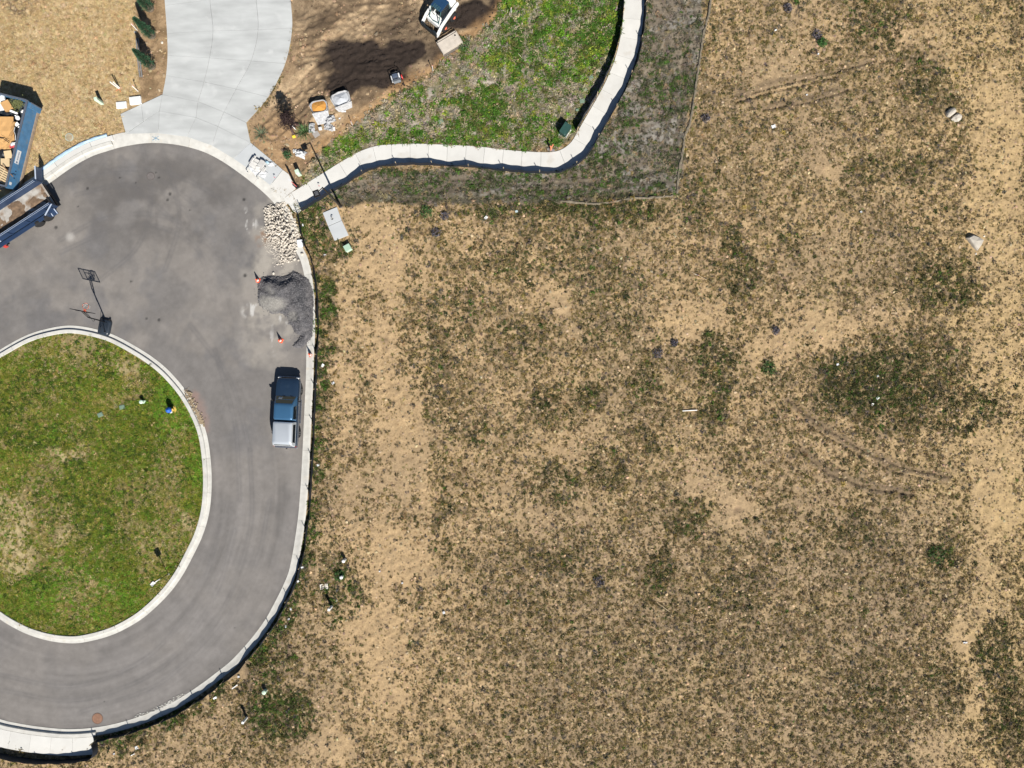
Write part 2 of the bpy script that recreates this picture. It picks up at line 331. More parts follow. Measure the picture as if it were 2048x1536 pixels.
def field_cover(x, y):
    """how weedy the dry field is (0 bare .. 1 thick) and how green"""
    g = spots(x, y, GREEN_SPOTS); k = spots(x, y, KERB_SPOTS, 46, .6); b = spots(x, y, BARE_SPOTS, 52)
    kd = ldist(x, y, KF); strip = sstep(1.7, 0.2, kd + (fbm(x, y, .8, 61) - .5) * 2.2) * (fbm(x, y, 2.6, 64) > .40)
    n1 = fbm(x, y, 5.0, 70, 5); n2 = fbm(x, y, 1.3, 75, 3)
    lx = sstep(W(1330, 0).x, W(840, 0).x, x)            # the western strip is barer
    lowS = sstep(W(0, 1000).y, W(0, 1500).y, y)
    wob = (fbm(x * .6, y * .25, 2.0, 86, 3) - .5) * 2.4; px_ = x * PPM + 1024; py_ = 768 - y * PPM
    worn = np.zeros(np.shape(x))
    for xc, hw, st, y0, y1 in ((700, 24, .7, 430, 1250), (768, 26, .9, 420, 1300), (806, 14, .7, 440, 1330), (842, 13, .8, 480, 1150), (1965, 30, .9, 160, 1480), (2025, 24, .7, 150, 1100), (1300, 14, .35, 900, 1300)):
        worn = np.maximum(worn, st * sstep(1.5, .4, np.abs(px_ - xc + wob * 14) / hw) * sstep(y0 - 60, y0 + 60, py_) * sstep(y1 + 90, y1 - 90, py_))
    low2 = sstep(980, 1180, py_ + (n1 - .5) * 260) * sstep(800, 1150, px_) * (1 - sstep(1880, 1960, px_))
    dens = np.clip(0.465 + 0.55 * (n1 - .5) * (1 - .6 * low2) + 0.6 * (n2 - .5) * (1 - .3 * low2) + .55 * g + .5 * k + .4 * strip - .6 * b - .30 * worn - .06 * lx + .10 * low2, 0.05, 1.35)
    b = np.maximum(b, worn * .6)
    tr = np.zeros(np.shape(x))
    for t in TRACKS: tr = np.maximum(tr, sstep(0.6, 0.15, ldist(x, y, t) + (fbm(x, y, .7, 81) - .5) * .5))
    dens *= 1 - .6 * tr
    green = np.clip(g * .9 + k + strip * 1.1 + .5 * (fbm(x, y, 3.0, 90) - .55), 0, 1)
    return dens, green, b, tr, strip, k

C = lambda *a: np.array(a, float)
SAND = C(.375, .265, .145); SAND2 = C(.310, .224, .130); SAND_Y = C(.41, .295, .145); SOIL = C(.155, .115, .075)
STRAWC = C(.40, .285, .145); MULCHC = C(.20, .135, .075); DIRTC = C(.26, .182, .108); DAMP_SHADE = C(.032, .0235, .019); GREYC = C(.185, .152, .112); WEEDC = C(.15, .135, .07); LAWNC = C(.16, .135, .048)
def mixc(a, b, t): return a * (1 - t[..., None]) + b * t[..., None]

ISL_TAN = [(30, 1040, 46, 60, 1.), (35, 1100, 44, 60, 1.1), (155, 905, 50, 24, 1.), (150, 720, 60, 50, .5), (90, 760, 40, 70, .3), (380, 1045, 16, 30, .9), (150, 1065, 36, 22, .6), (110, 690, 80, 22, .5), (250, 735, 30, 18, .8), (335, 1180, 40, 22, .6), (8, 985, 24, 36, .8), (160, 860, 30, 40, .3)]
GREY_RUTS = [wpoly(l) for l in ([(700, 396), (860, 384), (1010, 372), (1180, 366), (1335, 340)], [(720, 388), (880, 374), (1040, 362), (1200, 352)], [(690, 404), (900, 398), (1100, 392), (1340, 384)], [(1010, 384), (1170, 378), (1340, 362)], [(760, 372), (900, 362), (1020, 356)], [(1330, 60), (1345, 180), (1325, 300)], [(1375, 40), (1368, 180), (1345, 330)])]
DAMP_SHADE_SPOTS = [(752, 130, 80, 30, 1.), (705, 155, 50, 18, .9), (810, 96, 46, 22, .8), (735, 122, 85, 36, 1.), (790, 118, 50, 32, 1.), (742, 158, 62, 20, 1.), (690, 172, 45, 14, .95), (832, 96, 22, 26, 1.), (960, 25, 56, 24, 1.), (925, 45, 34, 18, .95), (700, 108, 60, 24, .8), (660, 130, 30, 20, .7), (620, 20, 50, 40, .35), (820, 60, 80, 45, .5), (1000, 0, 34, 24, .9), (880, 120, 40, 20, .45), (790, 160, 40, 12, 1.), (860, 100, 40, 26, .6)]  # damp soil patches, plus a shadow wedge painted dark among them

def ground_fields(x, y):
    m = regions(x, y); dens, green, bare, tr, strip, kk = field_cover(x, y)
    f1 = fbm(x, y, 9.0, 100, 4); f2 = fbm(x, y, 0.8, 104, 4); f3 = fbm(x, y, 0.28, 108, 3); f4 = fbm(x, y, 2.5, 112, 4)
    col = mixc(np.broadcast_to(SAND, x.shape + (3,)), np.broadcast_to(SAND2, x.shape + (3,)), sstep(.38, .62, f1))
    col = mixc(col, C(.285, .210, .128), .75 * sstep(W(0, 820).y, W(0, 1150).y, y + (f1 - .5) * 14) * sstep(W(820, 0).x, W(1150, 0).x, x) * (1 - sstep(W(1900, 0).x, W(2000, 0).x, x)))
    col = mixc(col, SAND_Y, sstep(W(1780, 0).x, W(2000, 0).x, x) * .7 + .3 * sstep(.5, .65, f4) * sstep(W(900, 0).x, W(1300, 0).x, x))
    col = mixc(col, SOIL, np.clip(.75 * sstep(.36, .85, dens) * sstep(.30, .6, f2) + .5 * sstep(.50, .66, f2) * sstep(.45, .6, f3), 0, .75) * (1 - .7 * bare))
    col = mixc(col, SOIL * .80, tr * .8)
    col = mixc(col, C(.40, .285, .165), bare * .5); col = mixc(col, C(.07, .058, .034), np.clip(spots(x, y, [(1765, 775, 125, 58, 1.)]), 0, 1) * .5)
    for p in ((1790, 77), (1475, 1020), (780, 1392), (1950, 1222), (769, 683)): col = mixc(col, C(.20, .14, .09), near(x, y, p[0], p[1], .28, .9) * .7)
    col *= (0.80 + .40 * f3)[..., None]
    isl = mixc(np.broadcast_to(LAWNC, x.shape + (3,)), C(.33, .265, .14), np.clip(.7 * sstep(.55, .75, fbm(x, y, 3.2, 120)) + spots(x, y, ISL_TAN, 224, .7), 0, 1))
    col = mixc(col, isl * (0.7 + .6 * f3)[..., None], m["isl"])
    wd_ = mixc(np.broadcast_to(WEEDC, x.shape + (3,)), C(.34, .30, .25), sstep(.42, .62, f4)); col = mixc(col, wd_ * (0.7 + .6 * f2)[..., None], m["weed"])
    gr = mixc(np.broadcast_to(GREYC, x.shape + (3,)), C(.15, .125, .095), sstep(.4, .65, f2)); gr = mixc(gr, C(.225, .21, .185), sstep(.5, .64, fbm(x, y * 2.2, 3.0, 125)) * .8)
    gru = np.zeros(x.shape)
    for t in GREY_RUTS: gru = np.maximum(gru, sstep(.30, .06, ldist(x, y, t) + (f2 - .5) * .35))
    gr = mixc(gr, C(.07, .058, .04), gru * .7); gr = mixc(gr, C(.06, .055, .03), sstep(.9, .2, ldist(x, y, wpoly([(690, 404), (1120, 400), (1345, 390)])) + (f2 - .5) * .8) * .7)
    col = mixc(col, gr * (0.7 + .6 * f3)[..., None], m["grey"])
    u = x * .62 - y * .78; v = x * .78 + y * .62
    st = mixc(np.broadcast_to(STRAWC, x.shape + (3,)), C(.46, .35, .205), sstep(.42, .66, fbm(u * .8, v * 3.2, 1.1, 130))); st = mixc(st, C(.245, .16, .07), sstep(.54, .72, fbm(x, y, 1.4, 134)) * .6)
    st = mixc(st, C(.14, .10, .065), near(x, y, 35, 0, 1.4, .35))
    for l in ([(60, 305), (150, 255), (230, 205)], [(30, 330), (120, 275), (215, 222)], [(90, 10), (140, 75), (170, 130)], [(70, 260), (130, 215), (200, 180)]):
        st = mixc(st, C(.56, .41, .23), sstep(.12, .02, ldist(x, y, wpoly(l)) + (f3 - .5) * .1) * .6)
    col = mixc(col, st * (0.78 + .44 * f3)[..., None], m["straw"])
    mu = mixc(np.broadcast_to(MULCHC, x.shape + (3,)), C(.29, .20, .115), sstep(.4, .65, f2)); col = mixc(col, mu * (0.75 + .5 * f3)[..., None], m["mulch"])
    di = mixc(np.broadcast_to(DIRTC, x.shape + (3,)), C(.39, .285, .175), sstep(.46, .60, fbm(x, y, 1.8, 140))); di = mixc(di, C(.125, .088, .055), sstep(.5, .66, fbm(u, v * .35, .9, 144)) * .85)
    di = mixc(di, C(.33, .21, .11), near(x, y, 560, 290, 2.2, .6) * .6)
    di = mixc(di, DAMP_SHADE, np.clip(spots(x, y, DAMP_SHADE_SPOTS, 148, .55) * 1.3, 0, 1))
    rt = np.zeros(x.shape)
    for t in DIRT_TRACKS:
        dd = ldist(x, y, t) + (f2 - .5) * .5
        rt = np.maximum(rt, np.exp(-((dd - .18) / .09) ** 2)); rt = np.maximum(rt, np.exp(-((dd - .75) / .10) ** 2))
    di = mixc(di, C(.33, .20, .095), sstep(.9, .1, np.abs(sdist(x, y, POLY['dirt']) - .25 + (f2 - .5) * .6)) * .7 * (x > W(620, 0).x))
    di = mixc(di, C(.10, .07, .045), rt * .6 * (1 - np.clip(spots(x, y, DAMP_SHADE_SPOTS, 148, .55) * 1.3, 0, 1)))
    col = mixc(col, di * (0.72 + .56 * f3)[..., None], m["dirt"])
    # relief
    z = 0.055 + (f1 - .5) * .05 + (f4 - .5) * .10 + (f2 - .5) * .12 + (f3 - .5) * .13
    rl = np.zeros(x.shape)
    for t in RUTS: z -= .12 * sstep(.17, .04, ldist(x, y, t) + (f3 - .5) * .15)
    z -= .06 * np.maximum.reduce([near(x, y, a, b, .3, .8) for a, b in ((1790, 77), (1475, 1020), (780, 1392), (1950, 1222))])
    z = z - .07 * gru * m["grey"]
    zd = 0.04 + (fbm(x, y, 1.2, 150) - .5) * .20 + (f2 - .5) * .12 + (f3 - .5) * .14 - rt * .09 + .14 * spots(x, y, [(745, 140, 45, 16, 1.), (960, 22, 40, 14, .8), (560, 285, 45, 30, .6)], 148, .5)
    z = z * (1 - m["dirt"]) + zd * m["dirt"]
    zs = 0.03 + (f4 - .5) * .10 + (fbm(u * .8, v * 3.2, 1.1, 130) - .5) * .06 + (f3 - .5) * .03 + .05 * near(x, y, 60, 120, .5, .9)
    z = z * (1 - m["straw"]) + zs * m["straw"]
    di_ = sdist(x, y, ISL_POLY); zi = .09 + .22 * sstep(.6, 7, di_) + (f2 - .5) * .08 + (f3 - .5) * .05
    z = z * (1 - m["isl"]) + zi * m["isl"]
    dk = np.minimum(np.abs(sdist(x, y, ROAD_POLY) + .3), np.minimum(np.abs(sdist(x, y, PATH_POLY)), np.abs(sdist(x, y, DRV_POLY))))
    flat = sstep(1.0, .15, dk) * (1 - m["isl"]); z = z * (1 - flat) + .045 * flat + (f3 - .5) * .02 * flat
    z = z * (1 - m["hard"]) - .16 * m["hard"]
    out = sstep(0, 6, np.maximum(np.abs(x) - 45, np.abs(y) - 35)); col = mixc(col, C(.235, .18, .10), out); z = z * (1 - out) - .16 * m["hard"] * out
    return col, z, m

def grid_object(name, xs, ys, fn, material, keep=None):
    X, Y = np.meshgrid(xs, ys, indexing='ij'); nx, ny = X.shape
    col, Z = fn(X, Y)
    co = np.stack([X, Y, Z], -1).reshape(-1, 3)
    i = np.arange(nx - 1)[:, None] * ny + np.arange(ny - 1)[None, :]
    q = np.stack([i, i + ny, i + ny + 1, i + 1], -1)
    if keep is not None:
        q = q[keep(X[:-1, :-1] + .5 * (xs[1] - xs[0]), Y[:-1, :-1] + .5 * (ys[1] - ys[0]))]
    q = q.reshape(-1, 4)
    used = np.unique(q); remap = np.full(len(co), -1); remap[used] = np.arange(len(used)); q = remap[q]; co = co[used]; cc = col.reshape(-1, 3)[used]
    me = bpy.data.meshes.new(name); me.vertices.add(len(co)); me.vertices.foreach_set("co", co.ravel().astype(np.float32))
    me.loops.add(q.size); me.loops.foreach_set("vertex_index", q.ravel().astype(np.int32)); me.polygons.add(len(q))
    me.polygons.foreach_set("loop_start", (np.arange(len(q)) * 4).astype(np.int32)); me.polygons.foreach_set("loop_total", np.full(len(q), 4, np.int32))
    me.polygons.foreach_set("use_smooth", np.ones(len(q), bool))
    me.update(calc_edges=True)
    a = me.color_attributes.new("tone", 'FLOAT_COLOR', 'POINT'); a.data.foreach_set("color", np.concatenate([np.clip(cc, 0.004, 1), np.ones((len(cc), 1))], 1).ravel().astype(np.float32))
    me.materials.append(material); o = bpy.data.objects.new(name, me); COL.objects.link(o); o["kind"] = "structure"; return o

M_GROUND = vcol_mat("ground_earth", "tone", 0.95, [(1.7, .10, 6), (9, .22, 5), (34, .22, 3)], (26, .55), .03)
M_ASPHALT = vcol_mat("asphalt", "tone", 0.9, [(2.0, .05, 4), (30, .13, 3), (90, .16, 2)], (130, .35), .008, spec=.25)
far = np.array([46, 50, 56, 65, 80, 105, 150, 230, 400.0])
STEP = 0.115
xs = np.concatenate([-far[::-1], np.arange(-44.5, 44.5, STEP), far]); fy = far - 10
ys = np.concatenate([-fy[::-1], np.arange(-34.5, 34.5, STEP), fy])
GROUND = grid_object("ground", xs, ys, lambda X, Y: ground_fields(X, Y)[:2], M_GROUND)
_gx = xs; _gy = ys
def gz(px, py):
    """ground height under a photograph point"""
    p = W(px, py); return float(ground_fields(np.array([p.x]), np.array([p.y]))[1][0])
def G(px, py): return W(px, py, gz(px, py))

# road ----------------------------------------------------------------------------------------------
TYRE = [wpoly(l) for l in ([(130, 365), (200, 345), (280, 338), (350, 350), (420, 385), (490, 440), (540, 520)], [(120, 480), (200, 440), (290, 428), (370, 450), (440, 515), (490, 600), (500, 680)], [(120, 505), (230, 458), (310, 452), (380, 485), (440, 555), (470, 640)], [(150, 390), (230, 372), (300, 375), (360, 410), (400, 470)], [(285, 295), (300, 360), (298, 430), (270, 500), (200, 560)], [(325, 300), (350, 380), (358, 450), (330, 540)], [(210, 330), (300, 400), (390, 490), (430, 600)], [(180, 352), (260, 345), (330, 365), (390, 410)],
        [(440, 1050), (400, 1180), (300, 1310), (150, 1372), (0, 1350)], [(470, 1060), (430, 1190), (330, 1330), (160, 1400), (0, 1380)], [(500, 900), (500, 1060), (440, 1230), (330, 1360), (160, 1425)], [(540, 1000), (510, 1130), (430, 1270), (300, 1385)], [(430, 700), (470, 850), (480, 1000)], [(380, 650), (460, 760), (500, 900)])]
TYRE = [[tuple(p) for p in spline(l, .7)] for l in TYRE]
DUST = [(560, 470, 50, 80, 1.), (520, 450, 28, 50, .6), (560, 530, 60, 30, .8), (545, 640, 60, 40, .7), (520, 620, 40, 30, .8), (530, 690, 60, 40, .5), (505, 560, 30, 60, .35), (545, 470, 30, 40, .6)]
def road_fields(x, y):
    base = np.broadcast_to(C(.160, .150, .143), x.shape + (3,)).copy()
    ce = W(141, 968); rr = np.sqrt((x - ce.x) ** 2 + ((y - ce.y) * .9) ** 2); aa = np.arctan2(y - ce.y, x - ce.x)
    low = sstep(W(0, 800).y, W(0, 1000).y, y)
    streak = fbm(rr / .42, aa * 1.3, 1.0, 160, 4); st2 = fbm(rr / 1.3, aa * .9, 1.0, 163, 3)
    base *= (1 + (.25 + .75 * low) * (.52 * (streak - .5) + .42 * (st2 - .5)))[..., None]
    q = fbm(x, y, 3.5, 166, 4); q2 = fbm(x, y, .9, 170, 4); q3 = fbm(x, y, .25, 173, 2)
    base = mixc(base, C(.205, .188, .172), sstep(.42, .66, q) * .8 * (1 - .5 * low)); base = mixc(base, C(.130, .126, .128), sstep(.55, .75, fbm(x, y, 2.2, 176)) * .6 * (1 - low))
    base *= (0.85 + .30 * q2)[..., None]; base *= (0.93 + .14 * q3)[..., None]
    base = mixc(base, C(.108, .100, .095), spots(x, y, [(330, 400, 170, 90, .8), (250, 360, 110, 50, .7), (300, 460, 120, 40, .5)], 198, 1.) * sstep(.30, .62, fbm(x, y, 1.7, 199)))
    for t in TYRE:
        d = ldist(x, y, t)
        k = (np.exp(-((d - .12) / .10) ** 2) + .0) * (.35 + .65 * sstep(.35, .65, fbm(x, y, 5.0, 180))); base = mixc(base, C(.10, .097, .10), np.clip(k * .34, 0, 1))
    base = mixc(base, C(.36, .33, .285), np.clip(spots(x, y, DUST, 184, .9), 0, 1) * sstep(.28, .62, fbm(x, y, 1.0, 188)) * .75)
    base = mixc(base, C(.46, .45, .43), sstep(.6, .72, fbm(x * 2, y * .8, .6, 190)) * np.maximum(spots(x, y, [(498, 460, 14, 40, 1.), (515, 620, 30, 14, 1.), (560, 640, 50, 10, .8), (540, 690, 14, 34, .6)], 192, .5), 0) * .9)
    base = mixc(base, C(.20, .12, .075), spots(x, y, [(533, 475, 16, 12, .9), (520, 480, 16, 16, .5)], 193, .4) * sstep(.3, .6, q3))
    base = mixc(base, C(.24, .165, .14), spots(x, y, [(400, 835, 14, 40, .6), (392, 800, 10, 20, .8)], 194, .5))
    base = mixc(base, C(.45, .43, .40), near(x, y, 140, 474, .3, .8) * .6)
    for a, b, r in ((175, 377, .1), (112, 455, .13), (156, 413, .07), (340, 388, .12), (488, 399, .12), (318, 355, .08), (318, 640, .12), (293, 637, .08), (490, 551, .14), (262, 563, .09), (272, 365, .06), (335, 400, .1), (312, 345, .07), (380, 420, .06), (240, 355, .07), (208, 1403, .05), (470, 1255, .05)):
        base = mixc(base, C(.03, .03, .03), near(x, y, a, b, r, .5) * .85)
    base = mixc(base, C(.085, .08, .08), sstep(.35, .02, np.abs(sdist(x, y, ROAD_POLY))) * .35 * sstep(.4, .6, fbm(x, y, 1.5, 195)))
    return base, np.zeros(x.shape) + (q - .5) * .02
rx = np.arange(-56, -15.2, .10); ry = np.arange(-29, 20.0, .10)
grid_object("road", rx, ry, road_fields, M_ASPHALT, keep=lambda X, Y: (sdist(X, Y, ROAD_POLY) > -.22) & (sdist(X, Y, ISL_POLY) < .22))

# concrete ------------------------------------------------------------------------------------------
M_KERB = mat("kerb_concrete", (.51, .50, .465), .88, var=.13, scale=2.2, bump=.25, bscale=60, rnd=.05, dirt=(.50, .465, .40), dscale=1.3, dcover=.60)
M_PATH = mat("path_concrete", (.56, .553, .525), .88, var=.06, scale=1.2, bump=.2, bscale=60, rnd=.04, dirt=(.48, .455, .41), dscale=.8, dcover=.6)
M_DRIVE = mat("drive_concrete", (.415, .428, .425), .85, var=.20, scale=.6, bump=.18, bscale=50, rnd=.05, stretch=(.6, 1.9, 1), dirt=(.49, .50, .495), dscale=.9, dcover=.60)
M_NEWSLAB = mat("grey_slab_concrete", (.44, .46, .47), .85, var=.05, scale=1.5, bump=.15, bscale=60)

def kerb_run(parent, line, prof, sec=2.9, gap=.014, outward=1):
    """short kerb castings along a line, each its own piece; prof = (offset, z) pairs"""
    per = max(2, int(round(sec / .2))); i = 0
    while i < len(line) - 2:
        j = min(len(line) - 1, i + per)
        if len(line) - 1 - j < 4: j = len(line) - 1
        seg = [p.copy() for p in line[i:j + 1]]; nn = normals(line)[i:j + 1]
        t0 = (seg[1] - seg[0]).normalized(); t1 = (seg[-1] - seg[-2]).normalized(); seg[0] = seg[0] + t0 * gap / 2; seg[-1] = seg[-1] - t1 * gap / 2
        m = MB(); m.loft([[((p + n * (d * outward)).x, (p + n * (d * outward)).y, z) for d, z in prof] for p, n in zip(seg, nn)])
        m.build("kerb_section", M_KERB, parent, smooth=30); i = j
KERB_PROF = [(0, -.2), (0, .022), (.29, .036), (.315, .165), (.34, .185), (.60, .19), (.62, .175), (.62, -.2)]
ROLL_PROF = [(0, -.2), (0, .022), (.36, .050), (.55, .085), (.80, .090), (1.06, .090), (1.06, -.2)]
LOW_PROF = [(0, -.2), (0, .022), (.30, .040), (.42, .085), (.58, .10), (.62, .09), (.62, -.2)]
kerb_o = setting("kerb")
def idx_near(line, px, py):
    w = W(px, py); return min(range(len(line)), key=lambda i: (line[i].x - w.x) ** 2 + (line[i].y - w.y) ** 2)
i0 = idx_near(road_edge, -60, 470); i1 = idx_near(road_edge, 228, 298); i2 = idx_near(road_edge, 560, 420); i3 = idx_near(road_edge, -60, 1420)
kerb_run(kerb_o, road_edge[i0:i1 + 1], KERB_PROF); kerb_run(kerb_o, road_edge[i1:i2 + 1], ROLL_PROF, 3.0); i4 = idx_near(road_edge, 192, 1454); kerb_run(kerb_o, road_edge[i2:i4 + 1], LOW_PROF); kerb_run(kerb_o, road_edge[i4:i3 + 1], KERB_PROF)
kerb_i = setting("island_kerb"); kerb_run(kerb_i, island_edge, KERB_PROF, 2.7, outward=-1)

def patch(parent, a, b, mat_, z0=-.12, z1=.10, name="slab", gap=.012):
    """one slab between two polylines a and b (same direction)"""
    pts = [Vector(p) for p in a] + [Vector(p) for p in b[::-1]]
    c = sum((p for p in pts), Vector((0, 0))) / len(pts)
    n = len(pts); q = []
    for i, p in enumerate(pts):
        d = c - p; q.append(tuple(p + d * (gap / max(.3, d.length))))
    m = MB(); m.prism(q, z0, z1); return m.build(name, mat_, parent)
side = setting("sidewalk")
k = 0; per = 15
while k < len(path_top) - 4:
    j = min(len(path_top) - 1, k + per)
    if len(path_top) - 1 - j < 5: j = len(path_top) - 1
    patch(side, path_top[k:j + 1:3] + ([path_top[j]] if (j - k) % 3 else []), path_bot[k:j + 1:3] + ([path_bot[j]] if (j - k) % 3 else []), M_PATH, z1=.105 + R.uniform(-.003, .003)); k = j
drive = setting("driveway")
cols = [[Vector(W(*DRV[r][c])[:2]) for r in range(6)] for c in range(4)]
def sub(cv, r, n=8):
    """points of a column curve between rows r and r+1"""
    P = cv; p1, p2 = P[r], P[r + 1]; p0 = P[r - 1] if r > 0 else p1 * 2 - p2; p3 = P[r + 2] if r + 2 < len(P) else p2 * 2 - p1
    return [0.5 * ((2 * p1) + (-p0 + p2) * t + (2 * p0 - 5 * p1 + 4 * p2 - p3) * t * t + (-p0 + 3 * p1 - 3 * p2 + p3) * t ** 3) for t in [i / n for i in range(n + 1)]]
for r in range(5):
    for c in range(3): patch(drive, sub(cols[c], r), sub(cols[c + 1], r), M_DRIVE, z1=.10 + R.uniform(-.003, .003))
for r in range(2):
    for c in range(3):
        patch(drive, [Vector(W(*APR[r][c])[:2]), Vector(W(*APR[r + 1][c])[:2])], [Vector(W(*APR[r][c + 1])[:2]), Vector(W(*APR[r + 1][c + 1])[:2])], M_DRIVE, z1=.099 + R.uniform(-.002, .002))
v2 = lambda *p: [Vector(W(*q)[:2]) for q in p]
patch(drive, v2((326, 190), (320, 223)), v2((284, 209.5), (288, 244)), M_DRIVE, z1=.099)
patch(drive, v2((284, 209.5), (288, 244)), v2((242, 229), (253, 268)), M_DRIVE, z1=.097)
patch(drive, v2((320, 223), (318, 267)), v2((288, 244), (254, 268.5)), M_DRIVE, z1=.096)
patch(side, v2((502, 286), (468, 318)), v2((531, 310), (500, 340)), M_NEWSLAB, z1=.095)
patch(side, v2((531, 310), (500, 340)), v2((566, 340), (541, 371)), M_NEWSLAB, z1=.10)
patch(side, v2((566, 340), (541, 371)), v2((578, 349), (584, 361), (594, 376), (566, 397)), M_PATH, z1=.10) if False else None
m = MB(); m.prism([tuple(p) for p in v2((566.4, 340.6), (578, 349), (584, 361), (592, 378), (582.3, 385.7), (568, 396.5), (541.6, 371.6))], -.12, .10); m.build("slab", M_PATH, side)
m = MB(); m.prism([tuple(p) for p in v2((582.8, 386.5), (568.5, 397.5), (580, 412), (588, 424), (597, 427), (604, 420))], -.12, .10); m.build("slab", M_PATH, side)
# pavement behind the kerb, north-west and south-west
nw_a = road_edge[idx_near(road_edge, -60, 470):idx_near(road_edge, 232, 298) + 1]
nw_in = offset(nw_a, .63); nw_out = offset(nw_a, 1.02)
for k in range(0, len(nw_a) - 8, 15):
    j = min(k + 15, len(nw_a) - 1); patch(side, nw_in[k:j + 1:3], nw_out[k:j + 1:3], M_PATH, z1=.18)
ia = idx_near(road_edge, 188, 1455); ib = idx_near(road_edge, -60, 1420); sw = road_edge[ia:ib + 1]
sw_in = offset(sw, .63); sw_out = offset(sw, 2.05)
for k in range(0, len(sw) - 4, 8):
    j = min(k + 8, len(sw) - 1); patch(side, sw_in[k:j + 1:2], sw_out[k:j + 1:2], M_PATH, z1=.185)
m = MB(); pad = wpoly([(646.5, 426.5), (674.7, 415), (684, 441), (657, 453)]); m.prism(pad, -.1, .16)
padt = thing("concrete_pad", "pale two slab concrete pad lying in the weeds below the street lamp", "concrete pad")
m.build("slab", M_NEWSLAB, padt, bevel=.015)
m = MB(); m.prism(wpoly([(657.3, 453.7), (684.3, 441.8), (698, 471), (670, 482)]), -.1, .155); m.build("slab", M_NEWSLAB, padt, bevel=.015)
# ------------------------------------------------------------------ ground cover (uncountable: grass, weeds, clods, straw)
M_LEAF = leaf_mat("plant_leaf")
def proto_mesh(name, kind, seed):
    r = random.Random(seed); vs = []; fs = []; sh = []
    def poly(pts, s):
        b = len(vs); vs.extend(pts); fs.append(tuple(range(b, b + len(pts)))); sh.extend([s] * len(pts))
    if kind == "spike":          # tuft of upright and splayed blades
        for i in range(26):
            a = r.uniform(0, 6.283); l = r.uniform(.55, 1.0); e = r.uniform(.25, 1.2); w = r.uniform(.05, .09)
            d = Vector((math.cos(a), math.sin(a), 0)); t = Vector((-d.y, d.x, 0)) * w; o = d * r.uniform(0, .28)
            mid = o + d * l * .5 * math.cos(e) + Vector((0, 0, l * .55 * math.sin(e))); tip = o + d * l * math.cos(e * .7) + Vector((0, 0, l * .75 * math.sin(e * .7)))
            s = r.random(); poly([o - t, o + t, mid + t * .8, mid - t * .8], s); poly([mid - t * .8, mid + t * .8, tip], s)
    elif kind == "rosette":      # low weed with flat leaves
        for i in range(15):
            a = r.uniform(0, 6.283); l = r.uniform(.5, 1.0); w = r.uniform(.10, .17); h = r.uniform(.08, .42)
            d = Vector((math.cos(a), math.sin(a), 0)); t = Vector((-d.y, d.x, r.uniform(-.3, .3))) * w; o = d * .05
            mid = o + d * l * .55 + Vector((0, 0, h)); tip = o + d * l + Vector((0, 0, h * r.uniform(.1, .9)))
            s = r.random(); poly([o - t * .4, o + t * .4, mid + t, mid - t], s); poly([mid - t, mid + t, tip], s)
    elif kind == "clump":        # bushy clump of small leaves
        for i in range(34):
            a = r.uniform(0, 6.283); q = math.sqrt(r.random()) * .85; z = (1 - q * q) * r.uniform(.15, .75)
            c = Vector((math.cos(a) * q, math.sin(a) * q, z)); n = Vector((r.gauss(0, .7), r.gauss(0, .7), 1)).normalized(); u = n.orthogonal().normalized(); u.rotate(Matrix.Rotation(r.uniform(0, 6.28), 3, n)); w = n.cross(u)
            l = r.uniform(.14, .26); s = r.random(); poly([c - u * l, c + w * l * .5, c + u * l, c - w * l * .5], s)
    elif kind == "twig":         # dead wiry weed
        for i in range(20):
            a = r.uniform(0, 6.283); l = r.uniform(.4, 1.1); h = r.uniform(.1, .6); w = r.uniform(.025, .045); b = a + r.uniform(-1, 1)
            o = Vector((r.uniform(-.3, .3), r.uniform(-.3, .3), r.uniform(0, .2))); mid = o + Vector((math.cos(a), math.sin(a), 0)) * l * .5 + Vector((0, 0, h)); tip = mid + Vector((math.cos(b), math.sin(b), 0)) * l * .5 + Vector((0, 0, -h * .4))
            t = Vector((-math.sin(a), math.cos(a), 0)) * w; s = r.random(); poly([o - t, o + t, mid + t, mid - t], s); poly([mid - t, mid + t, tip + t, tip - t], s)
    elif kind == "clod":         # lump of earth
        bm = bmesh.new(); bmesh.ops.create_icosphere(bm, subdivisions=1, radius=1)
        for v in bm.verts: v.co *= r.uniform(.65, 1.1); v.co.z *= .6
        vs += [v.co.copy() for v in bm.verts]; fs += [tuple(x.index for x in f.verts) for f in bm.faces]; sh += [.5] * len(vs); bm.free()
    elif kind == "straw":        # a few loose straws
        for i in range(9):
            a = r.uniform(0, 3.1416); c = Vector((r.uniform(-.7, .7), r.uniform(-.7, .7), r.uniform(.02, .18))); d = Vector((math.cos(a), math.sin(a), r.uniform(-.12, .12))) * r.uniform(.3, .7); t = Vector((-math.sin(a), math.cos(a), 0)) * r.uniform(.03, .05)
            poly([c - d - t, c + d - t, c + d + t, c - d + t], r.random())
    me = bpy.data.meshes.new(name); me.from_pydata([tuple(v) for v in vs], [], fs)
    at = me.attributes.new("shade", 'FLOAT', 'POINT'); at.data.foreach_set("value", sh); me.materials.append(M_LEAF); return me
PROTO = bpy.data.collections.new("ground_cover_kinds")      # never linked: only a source of shapes
KINDS = []
for kd, n in (("spike", 4), ("rosette", 4), ("clump", 4), ("twig", 3), ("clod", 3), ("straw", 3)):
    for i in range(n):
        nm = "p%02d_%s" % (len(KINDS), kd); o = bpy.data.objects.new(nm, proto_mesh(nm, kd, 50 + 7 * i + len(KINDS))); PROTO.objects.link(o); KINDS.append(kd)
KI = {k: [i for i, q in enumerate(KINDS) if q == k] for k in set(KINDS)}

